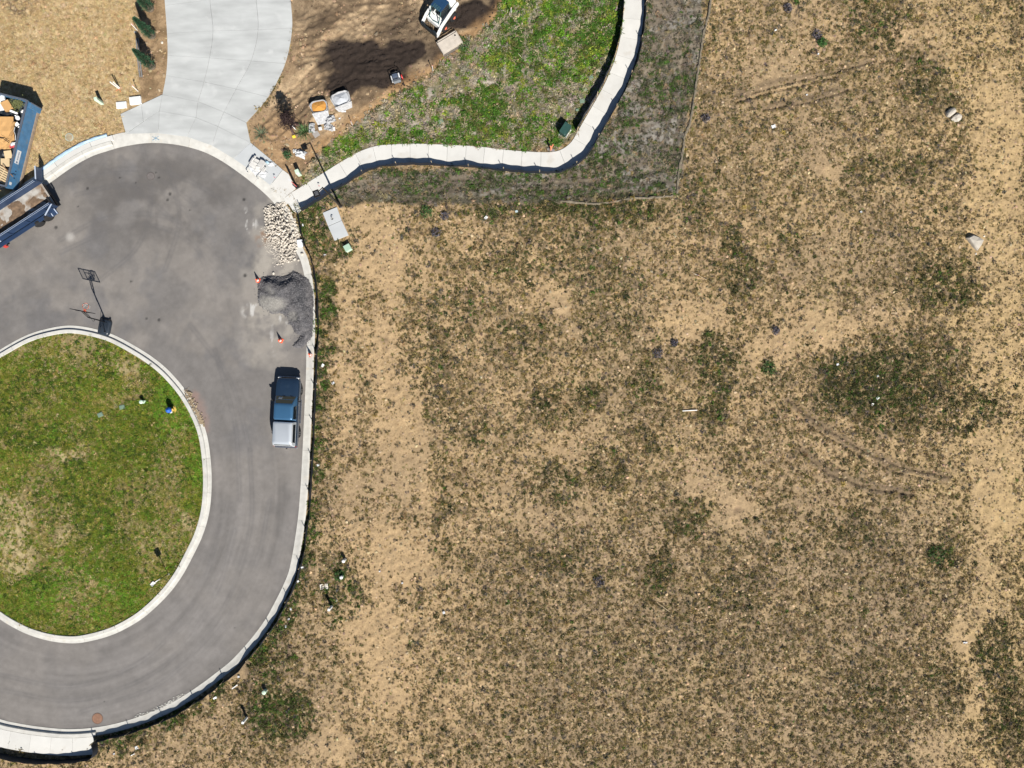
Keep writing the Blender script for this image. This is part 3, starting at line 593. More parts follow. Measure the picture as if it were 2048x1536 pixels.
def scatter_tree():
    ng = bpy.data.node_groups.new("scatter", 'GeometryNodeTree')
    ng.interface.new_socket("Geometry", in_out='INPUT', socket_type='NodeSocketGeometry'); ng.interface.new_socket("Geometry", in_out='OUTPUT', socket_type='NodeSocketGeometry')
    N = ng.nodes; L = ng.links.new; gi = N.new("NodeGroupInput"); go = N.new("NodeGroupOutput")
    ci = N.new("GeometryNodeCollectionInfo"); ci.inputs["Collection"].default_value = PROTO; ci.inputs["Separate Children"].default_value = True; ci.inputs["Reset Children"].default_value = True
    def na(nm, t): n = N.new("GeometryNodeInputNamedAttribute"); n.data_type = t; n.inputs["Name"].default_value = nm; return n.outputs["Attribute"]
    ip = N.new("GeometryNodeInstanceOnPoints"); ip.inputs["Pick Instance"].default_value = True
    L(gi.outputs[0], ip.inputs["Points"]); L(ci.outputs[0], ip.inputs["Instance"]); L(na("pick", 'INT'), ip.inputs["Instance Index"])
    er = N.new("FunctionNodeEulerToRotation"); L(na("turn", 'FLOAT_VECTOR'), er.inputs[0]); L(er.outputs[0], ip.inputs["Rotation"]); L(na("size", 'FLOAT_VECTOR'), ip.inputs["Scale"]); L(ip.outputs[0], go.inputs[0]); return ng
SCATTER = scatter_tree()
def cover(name, label, cat, x, y, z, pick, size, tint, tilt=.15):
    n = len(x); me = bpy.data.meshes.new(name); me.vertices.add(n); me.vertices.foreach_set("co", np.stack([x, y, z], 1).ravel().astype(np.float32))
    def at(nm, t, key, a): q = me.attributes.new(nm, t, 'POINT'); q.data.foreach_set(key, np.ascontiguousarray(a).ravel())
    at("pick", 'INT', "value", pick.astype(np.int32)); at("size", 'FLOAT_VECTOR', "vector", size.astype(np.float32))
    at("turn", 'FLOAT_VECTOR', "vector", np.stack([NR.normal(0, tilt, n), NR.normal(0, tilt, n), NR.uniform(0, 6.283, n)], 1).astype(np.float32))
    at("tint", 'FLOAT_COLOR', "color", np.concatenate([np.clip(tint, .004, .95), np.ones((n, 1))], 1).astype(np.float32))
    o = bpy.data.objects.new(name, me); COL.objects.link(o); md = o.modifiers.new("scatter", 'NODES'); md.node_group = SCATTER
    return tag(o, label, cat, kind="stuff")
def pick_of(n, **w):
    ks = list(w); p = np.array([w[k] for k in ks], float); p /= p.sum(); c = NR.choice(len(ks), n, p=p); out = np.zeros(n, int)
    for i, k in enumerate(ks): s = c == i; out[s] = NR.choice(KI[k], s.sum())
    return out
def pal(n, cols, w):
    c = np.array(cols); p = np.array(w, float); p = p / p.sum(axis=-1, keepdims=True)
    if p.ndim == 1: i = NR.choice(len(cols), n, p=p)
    else: i = (NR.random((n, 1)) > np.cumsum(p, 1)).sum(1).clip(0, len(cols) - 1)
    return c[i] * NR.uniform(.72, 1.28, (n, 1)) * NR.normal(1, .05, (n, 3))
VX, VY = 42.0, 32.0
def rnd_xy(n, x0=-VX, x1=VX, y0=-VY, y1=VY): return NR.uniform(x0, x1, n), NR.uniform(y0, y1, n)
# clear ground under the things that stand on it
CLEAR = [wpoly(p) for p in ([(644, 424), (676, 412), (702, 472), (668, 486)],)]
def keepout(x, y):
    k = np.ones(x.shape, bool)
    for p in CLEAR: k &= sdist(x, y, p) < .05
    return k

# 1. the dry field
N0 = 800000
x, y = rnd_xy(N0); _k = (x > -21) | (y < -23.5); x, y = x[_k], y[_k]; N0 = len(x)
_, z, m = ground_fields(x, y); dens, green, bare, tr, strip, kk = field_cover(x, y)
fld = (1 - m["grey"]) * (1 - m["weed"]) * (1 - m["isl"]) * (1 - m["dirt"]) * (1 - m["straw"]); hard = m["hard"] + (sdist(x, y, ROAD_POLY) > -.7) + (sdist(x, y, PATH_POLY) > -.05)
clump = sstep(.36, .66, fbm(x, y, .30, 200, 2))
p = np.clip(dens, 0, 1.1) * (.32 + 1.05 * clump) * 1.5
s = (NR.random(N0) < p * fld) & (hard < .5) & keepout(x, y); x, y, z, dens, green, bare, strip, kk = [a[s] for a in (x, y, z, dens, green, bare, strip, kk)]
n = len(x); g = green[:, None]
F_COL = [(.145, .120, .048), (.042, .048, .018), (.29, .21, .098), (.155, .112, .055), (.095, .082, .070), (.055, .105, .018), (.235, .180, .055)]
wts = np.concatenate([.26 - .12 * g, .13 + .5 * g, .24 - .18 * g, .18 - .1 * g, .14 - .04 * g, .012 + .16 * g + .45 * (strip + kk)[:, None] * g, .09 - .03 * g], 1)
sz = NR.lognormal(-2.36, .42, n) * (.85 + .35 * g[:, 0]); sz = np.clip(sz, .05, .33)
SZ = np.stack([sz, sz, sz * NR.uniform(.7, 1.25, n)], 1)
cover("field_weeds", "scattered dry and dark green weed tufts across the tan field", "weeds", x, y, z - .01, pick_of(n, spike=.30, rosette=.26, clump=.30, twig=.14), SZ, pal(n, F_COL, np.clip(wts, .002, 1)))
# loose clods and pale litter of the field
N1 = 110000; x, y = rnd_xy(N1); _k = (x > -21) | (y < -23.5); x, y = x[_k], y[_k]; N1 = len(x); _, z, m = ground_fields(x, y); dens, green, bare, tr, strip, kk = field_cover(x, y)
fld = (1 - m["grey"]) * (1 - m["weed"]) * (1 - m["isl"]) * (1 - m["dirt"]) * (1 - m["straw"])
s = (NR.random(N1) < fld * (.35 + .65 * fbm(x, y, .8, 210)) * (1 - .5 * bare)) & (m["hard"] < .1) & (sdist(x, y, ROAD_POLY) < -.7) & (sdist(x, y, PATH_POLY) < -.05) & keepout(x, y); x, y, z = x[s], y[s], z[s]; n = len(x)
sz = np.clip(NR.lognormal(-3.1, .45, n), .018, .085)
cover("field_clods", "tan clods and dead straw lying over the dry field", "clods", x, y, z, pick_of(n, clod=.5, straw=.2, twig=.3), np.stack([sz * 1.2, sz, sz * .8], 1) * np.where(NR.random(n) < .5, 1.0, 1.6)[:, None], pal(n, [(.42, .31, .19), (.33, .25, .16), (.22, .165, .10), (.44, .345, .21)], [.4, .3, .25, .05]))

# 2. the island lawn
N2 = 130000; x, y = rnd_xy(N2, -VX, -23.5, -21.5, 5.2); d = np.minimum(sdist(x, y, ISL_POLY) - .53, 9); s = d > 0
x, y, d = x[s], y[s], d[s]; _, z, _m = ground_fields(x, y)
tan = np.clip(sstep(.52, .70, fbm(x, y, 3.4, 220, 4)) * .8 + .9 * spots(x, y, ISL_TAN, 224, .7), 0, 1)
lush = np.clip(.8 * spots(x, y, [(355, 770, 34, 40, 1.), (395, 850, 22, 60, 1.), (395, 930, 16, 50, .8), (350, 820, 40, 50, .6), (170, 1190, 110, 50, .55), (100, 1160, 70, 40, .5)], 228, .7), 0, 1)
dark = np.clip(1.0 * spots(x, y, [(190, 715, 26, 18, 1.), (215, 740, 26, 24, .9), (180, 690, 40, 16, .6), (75, 1150, 40, 30, .8), (120, 1010, 60, 60, .45), (215, 1000, 60, 40, .5)], 232, .7) + .7 * sstep(.52, .68, fbm(x, y, 2.2, 236, 4)), 0, 1)
yel = sstep(.46, .62, fbm(x, y, 1.6, 240, 4))
s = NR.random(len(x)) < (1.15 - .98 * tan) * (.55 + .75 * sstep(.35, .6, fbm(x, y, .5, 244, 3))); x, y, z, tan, lush, dark, yel = [a[s] for a in (x, y, z, tan, lush, dark, yel)]; n = len(x)
I_COL = [(.165, .180, .024), (.085, .130, .016), (.036, .062, .012), (.115, .225, .022), (.29, .235, .075), (.34, .27, .135)]
wt = np.stack([.36 + .1 * yel, .36 - .1 * lush, .10 + .55 * dark, .10 + 1.4 * lush, .06 + .28 * yel + .2 * tan, .03 + .5 * tan], 1)
sz = np.clip(NR.lognormal(-2.02, .32, n), .07, .26)
cover("island_grass", "patchy olive and green grass filling the traffic island", "grass", x, y, z - .01, pick_of(n, spike=.66, rosette=.12, clump=.22), np.stack([sz, sz, sz * NR.uniform(.5, .9, n)], 1), pal(n, I_COL, wt))

# 3. the weedy building plot inside the path
N3 = 60000; x, y = rnd_xy(N3, W(590, 0).x, W(1255, 0).x, W(0, 385).y, VY); _, z, m = ground_fields(x, y)
u = x * .90 + y * .43; v = -x * .43 + y * .90
band = fbm(u * .55, v * 1.5, 1.9, 250, 4)
gr = np.clip(sstep(.44, .60, band) + .8 * spots(x, y, [(1100, 120, 130, 60, .9), (1060, 40, 90, 50, .8), (930, 100, 22, 18, 1.), (1000, 210, 80, 40, .5), (1190, 40, 60, 60, .7), (830, 190, 30, 22, .8), (1000, 265, 60, 20, .6), (1080, 255, 50, 30, .8), (800, 265, 14, 12, .9), (860, 245, 12, 12, 1.)], 254, .7), 0, 1)
s = (NR.random(N3) < m["weed"] * (.34 + .60 * gr) * (.4 + .8 * sstep(.35, .6, fbm(x, y, .6, 258, 3)))) & (sdist(x, y, PATH_POLY) < -.05) & (m["hard"] < .3); x, y, z, gr = [a[s] for a in (x, y, z, gr)]; n = len(x)
br = sstep(.45, .62, fbm(x, y, 2.8, 262, 4))
W_COL = [(.105, .225, .020), (.050, .115, .016), (.20, .23, .032), (.27, .235, .18), (.34, .28, .17), (.10, .105, .032)]
wt = np.stack([.04 + .55 * gr * br, .10 + .35 * gr, .05 + .35 * gr * br, .55 - .5 * gr, .30 - .22 * gr, .16 + .05 * gr], 1)
sz = np.clip(NR.lognormal(-1.62, .36, n), .08, .42)
cover("plot_weeds", "bright green and dead grey weeds over the unbuilt plot inside the curved path", "weeds", x, y, z - .01, pick_of(n, spike=.40, rosette=.16, clump=.22, twig=.22), np.stack([sz, sz, sz * NR.uniform(.5, 1., n)], 1), pal(n, W_COL, np.clip(wt, .002, 2)))

# 4. the grey seeded strip outside the path
N4 = 60000; x, y = rnd_xy(N4, W(630, 0).x, W(1430, 0).x, W(0, 425).y, VY); _, z, m = ground_fields(x, y)
u = x * .97 + y * .24; v = -x * .24 + y * .97
gg = np.clip(sstep(.50, .66, fbm(u * .4, v * 1.4, 1.5, 270, 4)) + spots(x, y, [(1250, 250, 40, 60, .6), (1300, 160, 40, 60, .45), (1010, 352, 60, 10, .9), (830, 356, 60, 8, .7), (1140, 340, 50, 16, .8), (1330, 330, 60, 50, .45), (1130, 388, 160, 14, .9), (1290, 370, 60, 26, .6), (1270, 310, 20, 16, .8)], 274, .6) + .9 * sstep(.9, .1, ldist(x, y, [tuple(p) for p in path_bot[::6]]) + (fbm(x, y, .7, 277) - .5) * 1.2), 0, 1)
s = (NR.random(N4) < m["grey"] * (.34 + .45 * gg) * (.4 + .8 * sstep(.35, .62, fbm(x, y, .5, 278, 3)))) & (sdist(x, y, PATH_POLY) < -.05); x, y, z, gg = [a[s] for a in (x, y, z, gg)]; n = len(x)
G_COL = [(.17, .15, .12), (.115, .10, .072), (.048, .056, .026), (.052, .10, .020), (.22, .17, .095), (.075, .07, .048)]
wt = np.stack([.36 - .2 * gg, .22 - .1 * gg, .12 + .3 * gg, .01 + .40 * gg, .18 + 0 * gg, .12 + 0 * gg], 1)
sz = np.clip(NR.lognormal(-1.9, .38, n), .06, .32)
cover("strip_weeds", "dead grey stubble with green tufts on the ground outside the curved path", "stubble", x, y, z - .01, pick_of(n, spike=.36, rosette=.14, clump=.20, twig=.30), np.stack([sz, sz, sz * NR.uniform(.45, .9, n)], 1), pal(n, G_COL, np.clip(wt, .002, 2)))

# 5. loose straw, clods of the two worked plots
N5 = 42000; x, y = rnd_xy(N5, -VX, W(290, 0).x, W(0, 400).y, VY); _, z, m = ground_fields(x, y); s = (NR.random(N5) < m["straw"] * (.2 + .5 * fbm(x, y, .9, 280))) & (sdist(x, y, ROAD_POLY) < -1.05); x, y, z = x[s], y[s], z[s]; n = len(x)
sz = np.clip(NR.lognormal(-2.0, .3, n), .06, .25)
cover("straw_mulch", "golden straw mulch spread over the plot beside the driveway", "straw", x, y, z, pick_of(n, straw=.9, twig=.1), np.stack([sz, sz, sz * .6], 1), pal(n, [(.45, .335, .18), (.38, .27, .13), (.52, .41, .25), (.31, .215, .105)], [.45, .28, .15, .12]), tilt=.08)
N6 = 26000; x, y = rnd_xy(N6, W(270, 0).x, W(1040, 0).x, W(0, 380).y, VY); _, z, m = ground_fields(x, y); dm = np.clip(spots(x, y, DAMP_SHADE_SPOTS, 148, .55) * 1.3, 0, 1)
s = (NR.random(N6) < np.maximum(m["dirt"], m["mulch"] * .6) * (.08 + .75 * sstep(.45, .7, fbm(x, y, 1.0, 290)))) & (m["hard"] < .05); x, y, z, dm = x[s], y[s], z[s], dm[s]; n = len(x)
sz = np.clip(NR.lognormal(-3.0, .55, n), .015, .17); tc = pal(n, [(.30, .21, .13), (.22, .155, .095), (.38, .28, .18)], [.5, .35, .15]); tc = tc * (1 - dm[:, None]) + np.array([.03, .023, .02]) * dm[:, None]
cover("dirt_clods", "brown clods of churned earth on the bare plot", "clods", x, y, z, pick_of(n, clod=1.), np.stack([sz * 1.3, sz, sz * .8], 1), tc)

print("counts", [(o.name, len(o.data.vertices)) for o in COL.objects if o.get("kind") == "stuff" and o.modifiers])
# ------------------------------------------------------------------ silt fences
M_FABRIC = mat("silt_fabric", (.013, .016, .024), .65, var=.35, scale=9, bump=.3, bscale=90, spec=.35)
M_WOOD = mat("stake_wood", (.50, .39, .25), .85, var=.15, scale=12, rnd=.15)
def silt_fence(name, label, line, h=.72, every=2.85, side=1, seed=1, sg=0.0):
    r = random.Random(seed); c = line[0]
    root = thing(name, label, "silt fence", (c.x, c.y, 0)); loc = [p - c for p in line]; nn = normals(line)
    L = [0.0]
    for a, b in zip(line[:-1], line[1:]): L.append(L[-1] + (b - a).length)
    n = max(1, round(L[-1] / every)); ev = L[-1] / n
    ra = []; rb = []; rt = []; ru = []
    for p, q, s in zip(loc, nn, L):
        f = (s / ev) % 1.0; sag = math.sin(math.pi * f); k = int(s / ev) % 97; rr = random.Random(seed * 100 + k)
        hh = h * rr.uniform(.95, 1.02) - (rr.uniform(.02, .10) + sg * rr.random()) * sag; lean = (rr.uniform(-.06, .14)) * sag
        wob = .03 * math.sin(s * 5.1 + seed) * sag
        o = q * side
        for lst, d, z in ((ra, wob + .004, -.05), (rb, wob * .6 + lean * .5 + .004, hh * .55), (rt, lean + wob + .004, hh)):
            lst.append((p.x + o.x * d, p.y + o.y * d, z))
    m = MB(); th = .007
    rings = []
    for i in range(len(loc)):
        o = nn[i] * th; pr = [ra[i], rb[i], rt[i]]
        rings.append([pr[0], pr[1], pr[2]] + [(p[0] + o.x, p[1] + o.y, p[2]) for p in pr[::-1]])
    m.loft(rings); m.build("fabric", M_FABRIC, root, smooth=50)
    st = MB(); st.box((0, 0, .44), (.042, .042, .96)); me = st.mesh("stake", M_WOOD)
    for k in range(n + 1):
        s = min(L[-1], k * ev); i = min(range(len(L)), key=lambda j: abs(L[j] - s)); o = bpy.data.objects.new("stake", me); COL.objects.link(o); o.parent = root
        q = nn[i] * (-side) * .03; o.location = (loc[i].x + q.x, loc[i].y + q.y, 0.0); o.rotation_euler = (r.uniform(-.06, .06), r.uniform(-.06, .06), r.uniform(0, 1.5)); o.scale = (1, 1, r.uniform(.95, 1.08))
    return root
silt_fence("silt_fence", "long black silt fence along the outside kerb of the road beside the dry field", kerb_fence, h=.68, seed=3)
pf = spline([tuple(p) for p in offset(path_top, -1.70)[::6]], .15)
silt_fence("silt_fence", "black silt fence following the outer lower edge of the curved path", pf, h=.76, side=-1, seed=5, sg=.10)
iw = idx_near(path_top, 1153, 265); wl = spline([tuple(p) for p in offset(path_top[iw:], .10)[::5]], .15)
silt_fence("silt_fence", "short black silt fence on the grass side at the upper end of the curved path", wl, h=.86, every=3.4, seed=8)
sw_l = spline(wpoly([(193.5, 1479), (198, 1497), (190, 1511), (150, 1517), (98, 1518.5), (49, 1514), (10, 1506), (-60, 1490)]), .15)
silt_fence("silt_fence", "black silt fence wrapped round the end of the pavement at the bottom left corner", sw_l, h=.78, every=2.6, side=-1, seed=9)

# straw wattle lying between the grey strip and the field
M_WATTLE = mat("wattle_straw", (.17, .145, .105), .95, var=.4, scale=5, bump=.8, bscale=30)
wt_l = spline(wpoly([(1425, -40), (1416, 30), (1406, 70), (1400, 110), (1394, 150), (1387, 200), (1378, 250), (1368, 275), (1364, 310), (1357, 345), (1353, 388)]), .22)
def wattle(label, line, seed):
    r = random.Random(seed); c = line[0]; m = MB()
    m.tube([(p.x - c.x + r.uniform(-.03, .03), p.y - c.y + r.uniform(-.03, .03), .08 + r.uniform(-.02, .03)) for p in line], [.10 + r.uniform(-.035, .03) for p in line], 7)
    o = m.build("straw_wattle", M_WATTLE, smooth=40); o.location = (c.x, c.y, 0); tag(o, label, "straw wattle")
    k = thing("x", None, None) if False else None
    st = MB(); st.box((0, 0, .22), (.035, .035, .44)); me = st.mesh("stake", M_WOOD)
    for p in line[4::14]:
        s = bpy.data.objects.new("stake", me); COL.objects.link(s); s.parent = o; s.location = (p.x - c.x + .08, p.y - c.y, 0); s.rotation_euler = (r.uniform(-.2, .2), r.uniform(-.2, .2), 0)
wattle("grey straw wattle running down between the seeded strip and the tan field", wt_l, 4)
wattle("pale worn straw wattle along the bottom of the grey seeded strip", spline(wpoly([(1345, 392), (1300, 396), (1262, 397), (1225, 404), (1190, 408), (1150, 405), (1120, 403)]), .22), 6)

# ------------------------------------------------------------------ street lamp
M_LAMP = mat("lamp_bronze", (.035, .033, .034), .45, metal=.6, var=.1)
M_DARK = mat("dark_rubber", (.02, .02, .022), .8, var=.2)
M_GLASS = mat("lens_glass", (.55, .58, .60), .15, var=.02)
lp = W(681, 412.5); lampt = thing("street_lamp", "dark bronze street lamp with square head rising beside the concrete pad", "street lamp", lp)
m = MB(); m.lathe([(.16, 0), (.16, .06), (.11, .10), (.085, .9), (.05, 5.25)], n=12); m.build("pole", M_LAMP, lampt, smooth=40)
m = MB(); m.lathe([(.19, 0.0), (.19, .05), (.16, .09), (.09, .12)], n=12); m.build("pole_base", M_LAMP, lampt, smooth=40)
ad = Vector((-9, -10)).normalized()
m = MB(); m.tube([(0, 0, 5.2), (ad.x * .22, ad.y * .22, 5.28), (ad.x * .42, ad.y * .42, 5.3)], .035); m.build("arm", M_LAMP, lampt, smooth=40)
hr = Matrix.Rotation(math.atan2(ad.y, ad.x) + math.radians(62), 3, 'Z'); hc = Vector((ad.x * .62, ad.y * .62, 5.32))
m = MB(); m.box(hc, (.52, .46, .07), hr); hd = m.build("lamp_head", M_LAMP, lampt, bevel=.012)
M_FIN = mat("heat_sink_fin", (.42, .43, .45), .4, metal=.7)
for k in range(4):
    m = MB(); m.box(hc + hr @ Vector((-.12 + k * .075, 0.02, .05)), (.022, .26, .035), hr); m.build("fin", M_FIN, hd)
m = MB(); m.box(hc - Vector((0, 0, .045)), (.36, .34, .02), hr); m.build("lens", M_GLASS, hd)

# ------------------------------------------------------------------ basketball hoop
M_HBLACK = mat("hoop_black_steel", (.014, .015, .018), .4, metal=.3, var=.1)
M_HBASE = mat("hoop_base_plastic", (.022, .030, .042), .32, var=.15, spec=.5)
M_RIM = mat("orange_rim", (.62, .12, .06), .5)
M_NET = mat("white_net", (.75, .72, .70), .9)
M_ACR = bpy.data.materials.new("clear_board"); M_ACR.use_nodes = True
_b = M_ACR.node_tree.nodes["Principled BSDF"]; _n = M_ACR.node_tree.nodes.new("ShaderNodeTexNoise"); _n.inputs["Scale"].default_value = 3
_r = M_ACR.node_tree.nodes.new("ShaderNodeMapRange"); _r.inputs[3].default_value = .10; _r.inputs[4].default_value = .16; M_ACR.node_tree.links.new(_n.outputs[0], _r.inputs[0]); M_ACR.node_tree.links.new(_r.outputs[0], _b.inputs["Alpha"])
_b.inputs["Base Color"].default_value = (.6, .63, .66, 1); _b.inputs["Roughness"].default_value = .1
bh = W(211.5, 655); hoop = thing("basketball_hoop", "portable black basketball hoop with orange rim standing at the top of the island kerb", "basketball hoop", bh, heading(.20, -.98))
# local +Y faces the road
def rbox(m, c, d, r, zt=None):
    x, y = d[0] / 2, d[1] / 2; ring = []
    for sx, sy, a0 in ((1, 1, 0), (-1, 1, 90), (-1, -1, 180), (1, -1, 270)):
        for k in range(4):
            a = math.radians(a0 + 30 * k); ring.append((sx * (x - r) + r * math.cos(a), sy * (y - r) + r * math.sin(a)))
    zs = zt or [(1, -d[2] / 2), (1, d[2] * .25), (.94, d[2] / 2)]
    m.loft([[(c[0] + p[0] * s, c[1] + p[1] * s, c[2] + z) for p in ring] for s, z in zs]); return m
m = MB(); rbox(m, (0, 0, .17), (.92, 1.28, .26), .22, [(1, -.16), (1.02, -.02), (.93, .09), (.82, .14)]); base = m.build("base", M_HBASE, hoop, smooth=40)
m = MB(); m.tube([(-.16, -.5, .33), (-.2, -.1, .35), (-.05, .15, .34), (-.1, .5, .33)], .035, 6); m.build("base_rib", M_HBASE, base, smooth=60)
m = MB(); m.tube([(.2, -.45, .33), (.22, 0, .35), (.15, .4, .33)], .04, 6); m.build("base_rib", M_HBASE, base, smooth=60)
m = MB(); m.cyl((.2, -.3, .32), (.2, -.3, .38), .07); m.build("filler_cap", M_HBLACK, base)
for sx in (-1, 1):
    m = MB(); m.cyl((sx * .30 - .03, .66, .14), (sx * .30 + .03, .66, .14), .10, n=14); m.build("wheel", M_DARK, hoop, smooth=40)
m = MB(); m.tube([(0, .42, .25), (0, .50, 1.2), (0, .56, 2.15), (0, .60, 2.5)], .05, 8); m.build("pole", M_HBLACK, hoop, smooth=40)
for sx in (-1, 1):
    m = MB(); m.tube([(sx * .2, -.35, .3), (sx * .03, .46, .95)], .018, 6); m.build("brace", M_HBLACK, hoop)
yb = .98
for sx in (-.07, .07):
    m = MB(); m.tube([(sx, .58, 2.25), (sx, yb - .06, 2.95)], .022, 6); m.tube([(sx, .60, 2.48), (sx, yb - .06, 3.25)], .022, 6); m.build("arm", M_HBLACK, hoop)
m = MB(); m.tube([(-.02, .5, 1.6), (.06, .38, 1.75), (.08, .35, 1.95), (-.02, .54, 2.1)], .018, 6); m.build("height_handle", M_HBLACK, hoop)
bc = Vector((0, yb, 3.28)); bw, bhh = 1.38, .84
m = MB(); m.box(bc, (bw - .04, .012, bhh - .04)); board = m.build("backboard", M_ACR, hoop)
m = MB()
for s in (-1, 1): m.box(bc + Vector((s * bw / 2, 0, 0)), (.045, .045, bhh + .045)); m.box(bc + Vector((0, 0, s * bhh / 2)), (bw - .05, .045, .045))
m.build("board_frame", M_HBLACK, board)
m = MB()
for s in (-1, 1): m.box(bc + Vector((s * .30, .016, -.10)), (.05, .014, .44))
m.box(bc + Vector((0, .016, .14)), (.65, .016, .05)); m.box(bc + Vector((0, .016, -.34)), (.55, .016, .05)); m.build("target_frame", M_HBLACK, board)
for s in (-.28, .28):
    m = MB(); m.box(bc + Vector((s, -.035, 0)), (.04, .03, bhh - .05)); m.build("board_strut", M_HBLACK, board)
m = MB(); rc = Vector((0, yb + .40, 3.05)); pts = [rc + Vector((.235 * math.cos(a), .235 * math.sin(a), 0)) for a in [2 * math.pi * k / 24 for k in range(25)]]; m.tube(pts, .016, 6)
m.box((0, yb + .10, 3.05), (.16, .16, .03)); m.box((0, yb + .03, 3.0), (.2, .03, .16)); rim = m.build("rim", M_RIM, hoop)
m = MB()
for k in range(12):
    a = 2 * math.pi * k / 12
    for da in (-.26, .26):
        m.tube([rc + Vector((.23 * math.cos(a), .23 * math.sin(a), 0)), rc + Vector((.17 * math.cos(a + da), .17 * math.sin(a + da), -.2)), rc + Vector((.12 * math.cos(a), .12 * math.sin(a), -.4))], .007, 4)
m.build("net", M_NET, rim)

# ------------------------------------------------------------------ traffic cones
M_CONE = mat("cone_orange", (.72, .115, .05), .6, var=.1, rnd=.06); M_CONEW = mat("cone_band", (.75, .73, .70), .5)
def cone(px, py, label):
    t = thing("traffic_cone", label, "traffic cone", W(px, py, 0.012), R.uniform(0, 1.5), "orange traffic cones round the gravel heap")
    m = MB(); rbox(m, (0, 0, .02), (.36, .36, .04), .04, [(1, -.02), (1, .012), (.9, .02)]); m.build("cone_base", M_DARK if False else M_CONE, t)
    m = MB(); m.lathe([(.135, .04), (.112, .2), (.080, .40), (.03, .70), (.02, .71)], n=14); m.build("cone_body", M_CONE, t, smooth=40)
    m = MB(); m.lathe([(.121, .2), (.089, .40), (.086, .40), (.117, .2)], n=14); m.build("reflective_band", M_CONEW, t, smooth=40)
cone(517, 561, "orange traffic cone on the asphalt at the upper left of the gravel heap")
cone(562, 681, "orange traffic cone on the asphalt below the gravel heap and left of the kerb")
t_ = cone(622, 709, "orange traffic cone standing on the kerb below the gravel heap")

# ------------------------------------------------------------------ rubble heap of pale stones
M_STONE = mat("pale_limestone", (.56, .51, .44), .9, var=.14, scale=4, bump=.4, bscale=20, rnd=.18)
M_STONE2 = mat("cream_field_stone", (.44, .40, .34), .9, var=.18, scale=3, bump=.5, bscale=14)
def stone_mesh(name, seed, mat_=None, sub_=1, flat=.75):
    r = random.Random(seed); bm = bmesh.new(); bmesh.ops.create_icosphere(bm, subdivisions=sub_, radius=1)
    ax = [Vector((r.gauss(0, 1), r.gauss(0, 1), r.gauss(0, 1))).normalized() for _ in range(7)]; cut = [r.uniform(.55, .9) for _ in ax]
    for v in bm.verts:
        for a, c_ in zip(ax, cut):
            d = v.co.dot(a)
            if d > c_: v.co -= a * (d - c_)
        v.co *= r.uniform(.93, 1.07); v.co.z *= flat
    me = bpy.data.meshes.new(name); bm.to_mesh(me); bm.free(); me.materials.append(mat_ or M_STONE); return me
PILE_PX = [(541, 410), (560, 405), (570, 405), (584, 428), (594, 448), (603, 470), (598, 486), (592, 500), (586, 520), (574, 526), (556, 528), (559, 512), (556, 500), (545, 497), (537, 480), (531, 455), (530, 434), (529, 418)]
PP = wpoly(PILE_PX); rp = W(568, 462); pile = thing("stone_pile", "heap of pale broken stones tipped against the kerb below the path", "stone pile", (rp.x, rp.y, 0))
SM = [stone_mesh("stone", 300 + i) for i in range(9)]
def pile_h(x, y): return float(np.clip(sdist(np.array([x]), np.array([y]), PP)[0] * .42, 0, .42))
cand = []
while len(cand) < 760:
    a, b = R.uniform(-1.7, 1.6), R.uniform(-2.9, 2.5)
    d = sdist(np.array([a + rp.x]), np.array([b + rp.y]), PP)[0]
    if d < -.05: continue
    low = b < -.9 and a < -.4
    s = R.uniform(.07, .125) * (1.0 if d > .2 else .9) * (.6 if low else 1)
    if low and R.random() < .25: continue
    cand.append((s, a, b, pile_h(a + rp.x, b + rp.y)))
for px, py, s in ((590, 519, .17), (597, 521, .10), (555, 529, .10), (567, 527, .09), (578, 524, .13), (571, 516, .12), (583, 513, .13), (561, 521, .12), (563, 533, .05), (540, 415, .12), (533, 418, .10)):
    p = W(px, py); cand.append((s, p.x - rp.x, p.y - rp.y, 0))
cand.sort(key=lambda q: -(q[0] + q[3] * .05))
small = MB()
for i, (s, a, b, h) in enumerate(cand):
    zz = .01 + h * R.uniform(.55, 1.1) + s * .35; rot = (R.uniform(0, 6), R.uniform(0, 6), R.uniform(0, 6)); sc_ = (s * R.uniform(.9, 1.35), s * R.uniform(.8, 1.1), s * R.uniform(.7, 1.0))
    if i < 300:
        o = bpy.data.objects.new("stone", SM[i % 9]); COL.objects.link(o); o.parent = pile; o.location = (a, b, zz); o.rotation_euler = rot; o.scale = sc_
    else:
        from mathutils import Euler
        me = SM[i % 9]; small.add([v.co.copy() for v in me.vertices], [tuple(f.vertices) for f in me.polygons], Matrix.Translation((a, b, zz)) @ Euler(rot).to_matrix().to_4x4() @ Matrix.Diagonal((*sc_, 1)))
for i in range(900):
    a, b = R.gauss(-.5, .7), R.gauss(-1.1, .8)
    if sdist(np.array([a + rp.x]), np.array([b + rp.y]), PP)[0] < -.55: continue
    s = R.uniform(.015, .045); me = SM[i % 9]; small.add([v.co.copy() for v in me.vertices], [tuple(f.vertices) for f in me.polygons], Matrix.Translation((a, b, .01 + s * .3 + pile_h(a + rp.x, b + rp.y) * .5)) @ Matrix.Rotation(R.uniform(0, 6), 4, 'Z') @ Matrix.Diagonal((s * 1.3, s, s * .8, 1)))
so_ = small.build("small_stones", M_STONE, pile); so_["kind"] = "stuff"
